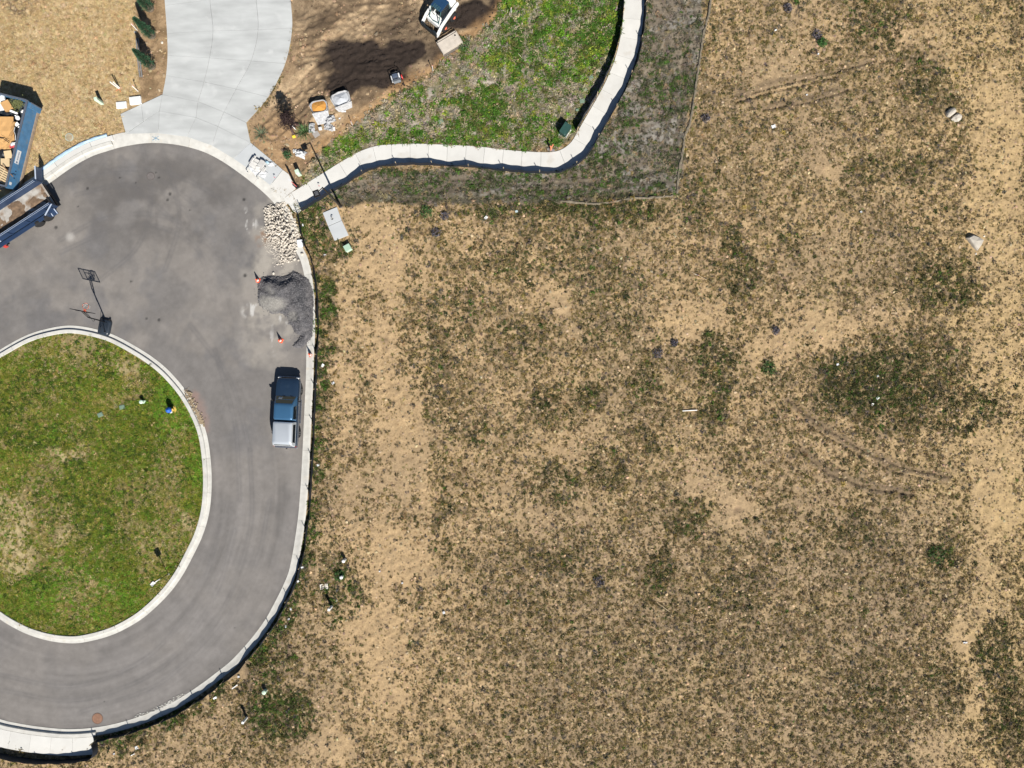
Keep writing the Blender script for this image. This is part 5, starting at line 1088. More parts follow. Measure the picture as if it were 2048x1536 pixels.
# ------------------------------------------------------------------ skid steer loader
M_SKW = mat("loader_white", (.72, .72, .70), .5, var=.08, scale=3, dirt=(.50, .43, .34), dscale=3, dcover=.62); M_SKD = mat("loader_dark", (.016, .022, .026), .5, var=.15); M_SKB = mat("loader_roof_blue", (.014, .045, .10), .38, var=.1, spec=.5); M_SKO = mat("loader_hub_orange", (.62, .13, .07), .6); M_TEAL = mat("cab_tube_teal", (.06, .13, .13), .45)
sk = W(883.5, 37); skid = thing("skid_steer_loader", "white skid steer loader with blue cab roof and orange wheel hubs at the top edge", "loader", (sk.x, sk.y, .03), heading(-.63, .77))
m = MB(); m.loft([[(s * w, y, z) for s, w, z in ((-1, .60, .30), (1, .60, .30), (1, .64, .85), (-1, .64, .85))] for y in (-1.15, .95)]); m.build("body", M_SKW, skid, bevel=.03)
m = MB(); m.box((0, -1.0, 1.12), (1.2, .6, .62)); m.build("engine_cover", M_SKW, skid, bevel=.08)
m = MB(); m.box((0, -.12, 1.98), (.96, 1.05, .07)); rf = m.build("cab_roof", M_SKB, skid, bevel=.03)
for i in range(4):
    m = MB(); m.box((-.27 + i * .18, .30, 2.03), (.02, .36, .02)); m.build("roof_mesh_bar", M_TEAL, rf)
    m = MB(); m.box((0, .16 + i * .09, 2.045), (.6, .018, .018)); m.build("roof_mesh_bar", M_TEAL, rf)
for sx in (-.46, .46):
    m = MB(); m.tube([(sx, .82, .85), (sx, .58, 1.45), (sx, .36, 1.96)], .035, 6); m.tube([(sx, -.6, .9), (sx, -.6, 1.96)], .035, 6); m.build("cab_pillar", M_TEAL, skid, smooth=40)
    m = MB(); m.box((sx, -.1, 1.42), (.02, .95, .95)); m.build("side_screen", M_SKD, skid)
    m = MB(); m.tube([(sx * .55, .45, .9), (sx * .55, .55, 1.25)], .025, 6); m.build("control_lever", M_SKD, skid)
m = MB(); m.tube([(-.4, .80, .95), (0, .92, 1.02), (.4, .80, .95)], .03, 6); m.build("lap_bar", M_TEAL, skid)
m = MB(); m.box((0, .05, .95), (.52, .5, .14)); m.box((0, -.2, 1.25), (.5, .12, .55)); m.build("seat", M_SKD, skid, bevel=.04)
m = MB(); m.box((0, .62, .62), (.9, .62, .06)); m.build("cab_floor", M_SKD, skid)
for s in (-1, 1):
    m = MB(); pr = [(-1.28, 1.42), (-1.28, 1.15), (-.3, 1.02), (.75, .78), (1.32, .30), (1.52, .30), (1.40, .62), (.85, 1.02), (-.3, 1.30), (-.9, 1.46)]
    vs = [(s * (.70), a, b) for a, b in pr] + [(s * (.86), a, b) for a, b in pr]; n = len(pr); m.add(vs, [tuple(range(n)), tuple(range(2 * n - 1, n - 1, -1))] + [(i, (i + 1) % n, n + (i + 1) % n, n + i) for i in range(n)]); m.build("lift_arm", M_SKW, skid, bevel=.02)
    m = MB(); m.tube([(s * .66, -.7, .9), (s * .66, .55, 1.05)], .045, 8); m.build("lift_cylinder", M_CHROME, skid)
    for yy in (.55, -.52):
        w_ = thing("wheel", None, None); w_.parent = skid
        m = MB(); m.lathe([(.2, -.14), (.33, -.15), (.39, -.1), (.40, 0), (.39, .1), (.33, .15), (.2, .14)], n=20, M=Matrix.Translation((s * .80, yy, .40)) @ Matrix.Rotation(math.pi / 2, 4, 'Y')); m.build("tyre", M_TYRE, w_, smooth=40)
        m = MB(); m.lathe([(.24, .0), (.23, .10), (.10, .16), (.08, .19)], n=16, M=Matrix.Translation((s * .80, yy, .40)) @ Matrix.Rotation(s * math.pi / 2, 4, 'Y')); m.build("hub", M_SKO, w_, smooth=40)
m = MB(); m.box((0, 1.50, .42), (1.55, .10, .50)); m.box((-.55, 1.46, .72), (.3, .14, .14)); m.box((.55, 1.46, .72), (.3, .14, .14)); m.build("attachment_plate", M_SKD, skid, bevel=.02)
m = MB(); m.tube([(.2, 1.2, .7), (.5, 1.55, .9), (.3, 1.6, .6)], .02, 5); m.tube([(-.1, 1.1, .8), (-.4, 1.5, .95), (-.5, 1.62, .55)], .02, 5); m.build("hydraulic_hose", M_TRIM, skid)
# bucket taken off the loader
M_STEEL = mat("dusty_bucket_steel", (.47, .42, .36), .7, var=.14, scale=3, dirt=(.34, .27, .20), dscale=2, dcover=.58)
bkp = W(900, 90.5); buck = thing("loader_bucket", "dusty beige steel loader bucket lying upside down on the edge of the weeds", "bucket", (bkp.x, bkp.y, .12), math.radians(31))
m = MB(); m.loft([[(x, -.50, .05), (x, -.52, .40), (x, .38, .47), (x, .50, .36), (x, .52, .0)] for x in (-.86, .86)]); m.build("bucket_shell", M_STEEL, buck, bevel=.015)
for s in (-1, 1):
    m = MB(); m.box((s * .885, -.02, .22), (.04, 1.06, .42)); m.build("side_plate", M_STEEL, buck)
m = MB(); m.box((0, -.60, .10), (1.72, .14, .06)); m.build("cutting_edge", mat("worn_edge", (.2, .18, .16), .5, metal=.5), buck)
m = MB(); m.box((0, .47, .485), (1.6, .08, .03)); m.build("back_rib", M_STEEL, buck)
m = MB(); m.box((.64, .2, .475), (.12, .10, .025)); m.build("mount_hook", M_TRIM, buck)
# small generator
gpx = W(794, 160); gen = thing("generator", "small black framed generator with a red end on the dark soil", "generator", (gpx.x, gpx.y, .08), math.radians(17))
m = MB(); m.box((0, 0, .22), (.62, .42, .30)); m.build("engine_block", mat("grey_engine", (.10, .11, .13), .5, metal=.4), gen, bevel=.03)
m = MB(); m.box((-.05, .12, .47), (.44, .30, .18)); m.build("fuel_tank", mat("slate_tank", (.07, .09, .13), .35), gen, bevel=.05)
m = MB(); m.box((-.36, 0, .28), (.10, .44, .36)); m.build("end_cover", M_WHITE, gen, bevel=.03)
m = MB(); m.box((.27, .08, .30), (.12, .34, .42)); m.build("air_box", M_WHITE, gen, bevel=.03)
m = MB(); m.cyl((.40, -.04, .28), (.50, -.04, .28), .20, n=16); m.build("recoil_cover", mat("red_cover", (.60, .04, .04), .4), gen, smooth=40)
m = MB(); m.box((0, -.26, .24), (.58, .16, .26)); m.build("control_panel", mat("panel_grey", (.20, .22, .24), .5), gen, bevel=.02)
m = MB()
for s in (-1, 1):
    m.tube([(-.45, s * .34, 0), (-.45, s * .34, .55), (-.40, s * .34, .6), (.40, s * .34, .6), (.45, s * .34, .55), (.45, s * .34, 0)], .02, 6)
for a in (-.45, .45): m.tube([(a, -.34, .03), (a, .34, .03)], .02, 6); m.tube([(a * .9, -.34, .6), (a * .9, .34, .6)], .02, 6)
m.build("frame", M_HBLACK, gen, smooth=50)
m = MB(); m.box((.02, -.13, .40), (.54, .03, .02)); m.build("white_bar", M_WHITE, gen)
# ------------------------------------------------------------------ trees and shrubs
def foliage_mat(name, col, var=.4):
    m = bpy.data.materials.new(name); m.use_nodes = True; nt = m.node_tree; b = nt.nodes["Principled BSDF"]; b.inputs["Roughness"].default_value = .8; b.inputs["Specular IOR Level"].default_value = .12
    a = nd(nt, "ShaderNodeAttribute", attribute_name="shade"); n = nd(nt, "ShaderNodeTexNoise"); n.inputs["Scale"].default_value = 2.5; tc = nd(nt, "ShaderNodeTexCoord"); nt.links.new(tc.outputs["Object"], n.inputs["Vector"])
    ad_ = nd(nt, "ShaderNodeMath", operation='ADD'); nt.links.new(a.outputs["Fac"], ad_.inputs[0]); nt.links.new(n.outputs[0], ad_.inputs[1])
    r = nd(nt, "ShaderNodeMapRange"); r.inputs[1].default_value = .3; r.inputs[2].default_value = 1.6; r.inputs[3].default_value = 1 - var; r.inputs[4].default_value = 1 + var; nt.links.new(ad_.outputs[0], r.inputs[0])
    v = nd(nt, "ShaderNodeVectorMath", operation='SCALE'); v.inputs[0].default_value = col; nt.links.new(r.outputs[0], v.inputs["Scale"]); nt.links.new(v.outputs[0], b.inputs["Base Color"]); return m
class Leaves:
    def __init__(s): s.v = []; s.f = []; s.s = []
    def leaf(s, c, d, n, l, w, sh):
        u = d.normalized(); t = u.cross(n)
        if t.length < 1e-4: t = u.orthogonal()
        t = t.normalized() * w; b = len(s.v); s.v += [tuple(c), tuple(c + u * l * .5 + t), tuple(c + u * l), tuple(c + u * l * .5 - t)]; s.f.append((b, b + 1, b + 2, b + 3)); s.s += [sh] * 4
    def build(s, name, mt, parent):
        me = bpy.data.meshes.new(name); me.from_pydata(s.v, [], s.f); a = me.attributes.new("shade", 'FLOAT', 'POINT'); a.data.foreach_set("value", s.s); me.materials.append(mt)
        o = bpy.data.objects.new(name, me); COL.objects.link(o); o.parent = parent; return o
M_SPRUCE = foliage_mat("conifer_needles", (.038, .088, .048), .5); M_BARK = mat("bark", (.11, .08, .055), .95, var=.3, scale=9); M_PLUM = foliage_mat("plum_leaves", (.036, .024, .024), .5); M_GRASSB = foliage_mat("ornamental_grass", (.075, .135, .050), .45); M_SHRUB = foliage_mat("shrub_leaves", (.045, .10, .04), .45)
M_WRAP = mat("white_trunk_wrap", (.78, .78, .76), .8, var=.05); M_POT = mat("root_ball_burlap", (.12, .095, .07), .95, var=.25, scale=8, bump=.5, bscale=25)
def conifer(px, py, h, rad, label, seed):
    r = random.Random(seed); g = G(px, py); t = thing("conifer_tree", label, "tree", g, 0, "narrow young conifers beside the driveway")
    m = MB(); m.tube([(0, 0, -.1), (.01, 0, h * .5), (0, .01, h * .97)], [.05, .03, .008], 7); m.build("trunk", M_BARK, t)
    m = MB(); m.lathe([(.30, 0), (.34, .10), (.28, .22), (.06, .26)], n=14); m.build("root_ball", M_POT, t, smooth=40)
    lv = Leaves(); n = 3600
    for i in range(n):
        u = r.random() ** .8; z = .22 + u * (h - .25); prof = rad * (1 - u) ** .75 * (.55 + .45 * min(1, u * 9 + .25)) + .03
        a = r.uniform(0, 6.283); lump = 1 + .22 * math.sin(a * 5 + z * 9 + seed) + .12 * math.sin(a * 9 - z * 14); q = prof * lump * (r.random() ** .35)
        c = Vector((math.cos(a) * q, math.sin(a) * q, z)); d = Vector((math.cos(a), math.sin(a), r.uniform(.25, 1.3))) + Vector((r.gauss(0, .35), r.gauss(0, .35), r.gauss(0, .25)))
        lv.leaf(c, d, Vector((r.gauss(0, 1), r.gauss(0, 1), r.gauss(0, 1))), r.uniform(.08, .15), r.uniform(.014, .026), r.random())
    lv.build("crown", M_SPRUCE, t); return t
conifer(305.5, 133.5, 2.75, .40, "narrow green conifer nearest the sidewalk, last in the row beside the driveway", 1)
conifer(304.5, 71.5, 2.7, .38, "narrow green conifer in the middle of the row beside the driveway", 2)
conifer(301.5, 18.5, 2.75, .42, "narrow green conifer at the top edge of the photo beside the driveway", 3)
# young plum tree
g = G(591.5, 259.5); plum = thing("plum_tree", "young purple leaved tree with white wrapped trunk on the bare dirt", "tree", g)
m = MB(); m.tube([(0, 0, 0), (-.01, .01, .7), (0, 0, 1.05)], [.045, .04, .035], 8); m.build("trunk_wrap", M_WRAP, plum, smooth=40)
m = MB(); m.tube([(0, 0, 1.0), (.01, 0, 1.7), (0, 0, 2.6)], [.032, .024, .008], 7)
r = random.Random(5)
for k in range(11):
    a = r.uniform(0, 6.28); z = r.uniform(1.2, 2.0); l = r.uniform(.4, .75); m.tube([(0, 0, z), (math.cos(a) * l * .5, math.sin(a) * l * .5, z + .28), (math.cos(a) * l, math.sin(a) * l, z + .62)], [.014, .010, .004], 5)
m.build("trunk", M_BARK, plum)
lv = Leaves()
for i in range(1500):
    u = r.random(); z = 1.35 + 1.65 * u; prof = .62 * math.sin(math.pi * min(1, .18 + .82 * u) ** .9) + .05; a = r.uniform(0, 6.283); q = prof * (1 + .25 * math.sin(a * 4 + z * 6)) * r.random() ** .5
    lv.leaf(Vector((math.cos(a) * q, math.sin(a) * q, z)), Vector((r.gauss(0, 1), r.gauss(0, 1), r.gauss(.2, .6))), Vector((r.gauss(0, 1), r.gauss(0, 1), r.gauss(0, 1))), r.uniform(.09, .16), r.uniform(.025, .045), r.random())
lv.build("crown", M_PLUM, plum)
m = MB(); ri = []
for R_, z in ((.55, .0), (.52, .10), (.42, .16), (.33, .05), (.30, -.02)): ri.append([(math.cos(a) * R_ * (1 + .1 * math.sin(3 * a)), math.sin(a) * R_, z + .03 * math.sin(4 * a)) for a in [2 * math.pi * k / 22 for k in range(22)]])
m.loft(ri, caps=False); ms = m.build("soil_ring", mat("red_brown_soil", (.15, .095, .075), .95, var=.35, scale=7, bump=.7, bscale=18), None, smooth=60); ms.location = (g.x + .12, g.y - .02, g.z); tag(ms, "ring of reddish soil dug round the foot of the purple tree", "soil ring", kind="stuff")
def tuft_plant(name, label, cat, px, py, h, rad, n, mt, seed, wide=.018, up=1.0):
    r = random.Random(seed); g = G(px, py); t = thing(name, label, cat, g); lv = Leaves()
    for i in range(n):
        a = r.uniform(0, 6.283); e = r.uniform(.35, 1.45) * up; d = Vector((math.cos(a) * math.cos(e), math.sin(a) * math.cos(e), math.sin(e))); o = Vector((math.cos(a), math.sin(a), 0)) * r.uniform(0, .12)
        l = r.uniform(.6, 1) * h; p2 = o + d * l * .6; lv.leaf(o, d, Vector((0, 0, 1)), l * .7, wide, r.random()); lv.leaf(p2, d + Vector((0, 0, -.6)), Vector((0, 0, 1)), l * .5 * rad / h * 1.4, wide * .8, r.random())
    lv.build("leaves", mt, t); m = MB(); m.lathe([(.06, -.03), (.07, .02), (.03, .06)], n=8); m.build("crown_base", M_BARK, t); return t
tuft_plant("ornamental_grass", "green ornamental grass clump beside the small white sacks on the dirt", "grass", 610, 266, .95, .5, 130, M_GRASSB, 4)
tuft_plant("spiky_plant", "spiky grey green plant in the dirt beside the driveway apron", "plant", 524, 269, .75, .55, 60, foliage_mat("spiky_leaf", (.10, .14, .085), .4), 6, .02, .8)
def shrub(name, label, px, py, h, rad, n, mt, seed, cat="shrub"):
    r = random.Random(seed); g = G(px, py); t = thing(name, label, cat, g); m = MB()
    for k in range(6):
        a = r.uniform(0, 6.28); m.tube([(0, 0, -.02), (math.cos(a) * rad * .4, math.sin(a) * rad * .4, h * .5), (math.cos(a) * rad * .8, math.sin(a) * rad * .8, h * .9)], [.018, .012, .005], 5)
    m.build("stems", M_BARK, t); lv = Leaves()
    for i in range(n):
        a = r.uniform(0, 6.283); q = rad * math.sqrt(r.random()); z = h * r.uniform(.2, 1) * (1 - .4 * (q / rad) ** 2); lv.leaf(Vector((math.cos(a) * q, math.sin(a) * q, z)), Vector((r.gauss(0, 1), r.gauss(0, 1), r.gauss(.3, .5))), Vector((r.gauss(0, 1), r.gauss(0, 1), r.gauss(0, 1))), r.uniform(.08, .15), r.uniform(.025, .045), r.random())
    lv.build("leaves", mt, t); return t
shrub("small_shrub", "small dark green shrub in the dirt above the flagstones", 578, 313, .75, .33, 240, M_SHRUB, 8)
M_PURP = foliage_mat("purple_weed", (.105, .098, .118), .4)
for i, (px, py, s, lb) in enumerate(((1315, 706, .42, "purple grey weed clump in the middle of the tan field"), (890, 433, .34, "purple grey weed clump just below the straw wattle at the top of the field"), (872, 467, .36, "purple grey weed clump left of the others near the top of the field"), (1575, 18, .34, "purple grey weed clump near the top edge right of the path"), (1633, 72, .40, "purple grey weed clump beside a green weed at the top right"), (1551, 662, .30, "purple grey weed clump right of centre in the field"), (1198, 1162, .45, "dark purple weed clump in the lower middle of the field"), (1348, 686, .26, "smaller purple weed clump just right of the middle one"), (1410, 238, .34, "purple grey weed clump right of the grey straw wattle"))):
    shrub("weed_clump", lb, px, py, .30, s, 170, M_PURP, 30 + i, "weed")
M_GW = foliage_mat("green_weed", (.05, .115, .032), .4)
for i, (px, py, s, lb) in enumerate(((1870, 1108, .75, "large green weed clump on its own at the right of the field"), (680, 1150, .42, "green weed clump between the pale riser posts"), (1537, 737, .62, "green weed clump left of the dark weedy patch"), (926, 90, .55, "bright green bush beside the beige loader bucket"), (853, 425, .5, "green weed clump at the top left of the field"), (1642, 88, .35, "green weed right beside the purple clump at the top right"))):
    shrub("weed_clump", lb, px, py, .38, s, 300, M_GW, 50 + i, "weed")
bt = M_GW

# ------------------------------------------------------------------ utility boxes, posts, hydrant, signs
M_PALEG = mat("pale_green_plastic", (.52, .66, .52), .55, var=.06, scale=3); M_MINT = mat("mint_green_lid", (.34, .48, .37), .55, var=.06); M_LID = mat("teal_lid", (.155, .225, .165), .65, var=.15, scale=5); M_PVC = mat("white_pvc", (.76, .76, .74), .5, var=.05)
def pedestal(px, py, h, w, d, rz, label, lidm=None, rnd_=False, cat="utility pedestal", mt=None):
    g = G(px, py); t = thing("utility_pedestal", label, cat, (g.x, g.y, g.z - .02), rz); mt = mt or M_PALEG
    if rnd_:
        m = MB(); m.lathe([(w * .55, 0), (w * .5, .06), (w * .46, h * .8)], n=14); m.build("post_body", mt, t, smooth=40); m = MB(); m.lathe([(w * .55, h * .78), (w * .56, h * .92), (w * .38, h), (.01, h + .01)], n=14); m.build("cap", lidm or mt, t, smooth=40)
    else:
        m = MB(); m.box((0, 0, h * .42), (w, d, h * .84)); m.build("cabinet", mt, t, bevel=.02); m = MB(); m.box((0, 0, h * .92), (w * 1.06, d * 1.06, h * .16)); m.build("cap", lidm or mt, t, bevel=.03)
        m = MB(); m.box((0, -d / 2 - .012, h * .45), (w * .7, .02, h * .5)); m.build("access_panel", mt, t)
    return t
pedestal(205, 207, .98, .24, .24, .3, "tall slim pale green utility pedestal standing in the golden straw")
pedestal(600, 349, .80, .30, .32, .35, "pale green utility pedestal at the corner of the weedy plot beside the white sack")
pedestal(697.5, 497.5, .50, .50, .48, .5, "mint topped square utility pedestal just below the concrete pad", M_MINT)
pedestal(289.5, 803.5, .48, .28, .28, 0, "small pale round riser on the island lawn near the blue hydrant", rnd_=True)
m = MB(); m.box((.14, .06, .20), (.24, .06, .06)); m.build("side_pipe", M_PALEG, bpy.data.objects[[o.name for o in COL.objects if o.name.startswith("utility_pedestal")][-1]])
pedestal(532, 1380, .50, .30, .30, 0, "pale green round riser at the upper edge of the dark green weed patch", rnd_=True)
pedestal(690.5, 1118.5, .62, .24, .24, 0, "upper of two white round risers in the weeds right of the road", rnd_=True, mt=M_PVC)
pedestal(685.5, 1151.5, .55, .24, .24, .4, "lower of two white round risers, with a curved side pipe", rnd_=True, mt=M_PVC)
def post(px, py, h, label, w=.12, mt=None, cat="post", name="marker_post", tilt=(0, 0), capm=None):
    g = G(px, py); t = thing(name, label, cat, (g.x, g.y, g.z - .05)); t.rotation_euler = (tilt[0], tilt[1], R.uniform(0, 1.5)); m = MB(); m.box((0, 0, h / 2), (w, w, h)); m.build("shaft", mt or M_PVC, t, bevel=.012); m = MB(); m.box((0, 0, h + .015), (w * 1.15, w * 1.15, .04)); m.build("cap", capm or mt or M_PVC, t, bevel=.01); return t
post(664, 1212, .95, "white square post below the pale board in the weeds right of the road", .17)
post(495, 1433.5, .95, "white square post at the left edge of the dark green weed patch", .16)
sheet("pale_board", "pale warped board lying in the weeds above the white post", "board", 649, 1172.5, .12, .62, .42, .03, .1, mat("weathered_board", (.60, .57, .50), .85, var=.1), None, (.05, .05), .03, .05, 14, ground=True)
sheet("white_lath", "white lath lying on the ground near the bottom of the road fence", "lath", 471.5, 1371.5, .22, .55, .07, .03, .62, M_PVC, None, (0, .0), 0, .0, 15, ground=True)
# lids
def lid_box(px, py, w, d, rz, label, mt, h=.10, name="meter_box", cat="meter box"):
    g = G(px, py); t = thing(name, label, cat, (g.x, g.y, g.z - .03), rz); m = MB(); m.box((0, 0, h / 2), (w, d, h)); m.build("box_rim", mt, t, bevel=.015); m = MB(); m.box((0, 0, h + .006), (w * .84, d * .80, .02)); m.build("lid", mat("pale_lid", (.60, .63, .64), .7, var=.06) if mt is M_PVC else mt, t, bevel=.006); return t
a = lid_box(244.5, 211.3, .82, .52, math.radians(5), "white meter box in the straw left of the other white box", M_PVC, .14)
b = lid_box(273, 202.7, .90, .60, math.radians(7), "white meter box touching the corner of the driveway apron", M_PVC, .20)
for (px, py, s, rz, lb) in ((882, 244, .40, .3, "teal lid in the middle of the weedy plot"), (206, 829, .42, .4, "green lid on the island lawn left of the other lid"), (248, 814, .42, .2, "green lid on the island lawn nearer the hydrant"), (1182, 156, .34, .5, "teal lid nearest the fence shadow in the weedy plot"), (1164, 203, .42, .2, "larger teal lid below two small ones in the weedy plot"), (1170, 180, .26, .7, "faint small teal lid between two others in the weedy plot"), (1154, 221, .24, .1, "small pale teal lid above the green transformer"), (1033, 423, .22, .3, "pale blue lid in the dark weeds above the field")):
    lid_box(px, py, s, s * .8, rz, lb, M_LID if py != 423 else mat("pale_blue_lid", (.42, .52, .55), .6), .12, "valve_box", "valve lid")
m = MB(); m.lathe([(.27, 0), (.34, .02), (.34, .055), (.28, .06)], n=24); ro = m.build("round_lid", mat("grey_green_ring", (.36, .38, .31), .8, var=.15)); g = G(139.5, 275); ro.location = (g.x, g.y, g.z - .005); tag(ro, "round grey access lid set in the straw above the kerb", "access lid")
m = MB(); m.lathe([(.02, .068), (.26, .066), (.265, .055)], n=24); m.build("cover", mat("worn_cover", (.33, .27, .18), .9, var=.25, scale=6), ro)
M_IRON = mat("manhole_iron", (.17, .115, .09), .7, metal=.2, var=.2, scale=8)
def manhole(px, py, r_, label, ringm, inner):
    t = thing("manhole_cover", label, "manhole", W(px, py, .012)); m = MB(); m.lathe([(r_ * .92, -.05), (r_ * .92, .006), (r_, .008), (r_, -.05)], n=32); m.build("frame_ring", ringm, t); m = MB(); m.lathe([(.01, .0), (r_ * .90, .0), (r_ * .90, -.04)], n=32); c_ = m.build("cover", inner, t)
    for k in range(6):
        m = MB(); m.box((0, -r_ * .62 + k * r_ * .25, .003), (2 * r_ * .55 * math.sqrt(max(.1, 1 - (-.62 + k * .25) ** 2)), .035, .008)); m.build("raised_bar", inner, c_)
manhole(195, 1437, .44, "rusty brown round manhole cover near the bottom kerb", M_IRON, mat("rust_cover", (.24, .135, .09), .8, var=.2, scale=6))
manhole(301.5, 352.5, .32, "grey manhole cover in the asphalt below the driveway", mat("grey_ring", (.10, .085, .08), .8), mat("asphalt_cover", (.15, .135, .13), .85, var=.15))
# hydrant
M_HYD = mat("hydrant_yellow", (.62, .42, .10), .5, var=.1); M_HBLUE = mat("blue_cover", (.02, .11, .46), .45, var=.1)
g = G(347, 819.5); hy = thing("fire_hydrant", "yellow fire hydrant with a bright blue cap on the island lawn", "fire hydrant", (g.x, g.y, g.z - .02), .3)
m = MB(); m.lathe([(.20, 0), (.20, .05), (.14, .06), (.14, .55), (.17, .56), (.17, .60)], n=16); m.build("barrel", M_HYD, hy, smooth=35)
m = MB(); m.lathe([(.19, .60), (.23, .66), (.22, .78), (.15, .88), (.05, .93), (.05, .98), (.01, .99)], n=16); m.build("bonnet", M_HBLUE, hy, smooth=40)
for a in (0, math.pi, -math.pi / 2):
    m = MB(); d = Vector((math.cos(a), math.sin(a), 0)); m.cyl(d * .12 + Vector((0, 0, .42)), d * .25 + Vector((0, 0, .42)), .075 if a >= 0 else .10, n=12); m.build("nozzle", M_HYD if a >= 0 else M_PVC, hy, smooth=40)
m = MB(); m.lathe([(.30, 0), (.29, .05), (.2, .06)], n=16); m.build("flange", M_HYD, hy)
# sign on the island
g = G(338, 1147.5); sg = thing("sign_post", "thin dark sign post with a small white sign near the island kerb", "sign", (g.x, g.y, g.z - .05), math.radians(38))
m = MB(); m.box((0, 0, 1.10), (.05, .05, 2.3)); m.build("pole", M_HBLACK, sg); m = MB(); m.box((0, -.045, 1.95), (.46, .02, .60)); m.build("sign_panel", M_PVC, sg, bevel=.004); m = MB(); m.lathe([(.10, 0), (.11, .05), (.04, .08)], n=10); m.build("footing", M_KERB, sg)
sheet("paper_scrap", "crumpled white paper on the island grass beside the sign post", "litter", 308.5, 1166, .22, .36, .26, .02, .8, M_WHITE, None, (.1, .1), .08, .05, 16, 4, 4, ground=True)
# pad transformer and pipe marker in the plot
M_TRG = mat("transformer_green", (.02, .058, .050), .45, var=.12, dirt=(.10, .17, .16), dscale=4, dcover=.60)
g = G(1130, 264); tr_ = thing("transformer_box", "dark green transformer box on a pale pad beside the curved path", "transformer", (g.x, g.y, g.z), math.radians(57))
m = MB(); m.box((0, 0, .02), (1.05, .72, .12)); m.build("pad", M_PATH, tr_, bevel=.015); m = MB(); m.loft([[(x, -.28, .08), (x, .30, .08), (x, .30, .72), (x, -.22, .62)] for x in (-.44, .44)]); bx_ = m.build("cabinet", M_TRG, tr_, bevel=.02)
m = MB(); m.box((0, .03, .685), (.92, .60, .03), Matrix.Rotation(math.atan2(.10, .52), 3, 'X')); m.build("lid", M_TRG, tr_, bevel=.01); m = MB(); m.box((0, -.275, .36), (.7, .02, .4)); m.build("door", M_TRG, tr_); m = MB(); m.box((.1, -.295, .4), (.05, .03, .09)); m.build("handle", M_CHROME, tr_)
M_ORANGE = mat("faded_orange", (.66, .25, .13), .6, var=.1)
g = G(1101.5, 300); om = thing("marker_post", "forked orange marker post on a grey base beside the curved path", "marker post", (g.x, g.y, g.z), -.3)
m = MB(); m.box((0, 0, .03), (.62, .22, .10)); m.build("base_block", mat("grey_base", (.20, .19, .19), .85), om, bevel=.02); m = MB(); m.tube([(0, 0, .05), (0, 0, .70)], .085, 8); m.tube([(0, 0, .60), (.10, .12, .92)], .06, 8); m.tube([(0, 0, .60), (-.10, -.02, .84)], .035, 8); m.build("forked_pipe", M_ORANGE, om, smooth=40)
# red framed sign on the pavement corner
g = W(593, 373, .10); rs = thing("standing_sign", "narrow red framed white sign standing on a dark base at the pavement corner", "sign", g, math.radians(-43))
m = MB(); m.box((0, 0, .06), (.50, .26, .12)); m.build("base_block", M_DARK, rs, bevel=.02); m = MB(); m.box((0, 0, .92), (.36, .05, 1.30)); m.build("sign_frame", mat("red_frame", (.50, .05, .035), .5), rs, bevel=.01)
for s in (-1, 1):
    m = MB(); m.box((0, s * .03, .95), (.26, .012, 1.12)); m.build("sign_face", M_WHITE, rs)
m = MB(); m.box((0, 0, 1.60), (.30, .10, .06)); m.build("sign_top", M_WHITE, rs)
# things on the concrete pad
g = W(665.5, 438.5, .16); cn = thing("conduit_stub", "short grey conduit stub bent over on the upper slab of the concrete pad", "conduit", g)
m = MB(); m.tube([(0, 0, 0), (0, 0, .22), (.05, .03, .30), (.14, .06, .27)], .04, 8); m.build("bent_pipe", mat("grey_conduit", (.40, .40, .39), .6), cn, smooth=40); m = MB(); m.lathe([(.09, 0), (.09, .03), (.05, .04)], n=10); m.build("collar", M_TRIM, cn)

# ------------------------------------------------------------------ survey stakes and flags
def stake(px, py, h, label, tilt=(0, 0), w=.05, flag=None):
    g = G(px, py); t = thing("survey_stake", label, "stake", (g.x, g.y, g.z - .08)); t.rotation_euler = (tilt[0], tilt[1], R.uniform(0, 1.5)); m = MB(); m.box((0, 0, h / 2), (w, .025, h)); m.box((0, 0, h + .02), (w * .7, .02, .05)) if False else None; m.build("lath", M_PVC if flag != 'wood' else M_WOOD, t)
    m = MB(); m.box((.03, .01, h - .08), (.11, .035, .10)); m.build("ribbon", M_ORANGE if flag else mat("pink_ribbon", (.70, .25, .25), .7), t); return t
stake(1022, 28, 1.05, "survey stake at the top of the weedy plot near the dark soil", (.05, -.05))
stake(866, 142, 1.05, "survey stake below the beige bucket on the dirt edge", (.08, -.04))
stake(705, 250, .95, "survey stake on the dirt edge right of the pale grey bulk bag", (.1, -.05))
stake(276.5, 183, 1.05, "survey stake in the mulch above the two white meter boxes", (0, .05))
stake(275, 61, 1.05, "survey stake between the conifers at the edge of the straw", (0, .04))
stake(1387, 548, .5, "leaning lath in the upper middle of the tan field", (.5, .9), .04)
g = G(239, 178); mk = thing("survey_marker", "pair of white pipes with an orange ribbon standing in the straw", "survey marker", (g.x, g.y, g.z - .05))
m = MB(); m.cyl((0, 0, 0), (-.04, .02, 1.25), .045, n=8); m.build("pipe", M_PVC, mk); m = MB(); m.cyl((.03, .08, 0), (.05, .14, 1.0), .04, n=8); m.build("pipe", M_PVC, mk); m = MB(); m.tube([(-.25, -.2, .1), (.02, 0, .12), (.12, -.25, .08)], .025, 5); m.build("orange_ribbon", mat("bright_orange_ribbon", (.66, .18, .08), .7), mk)
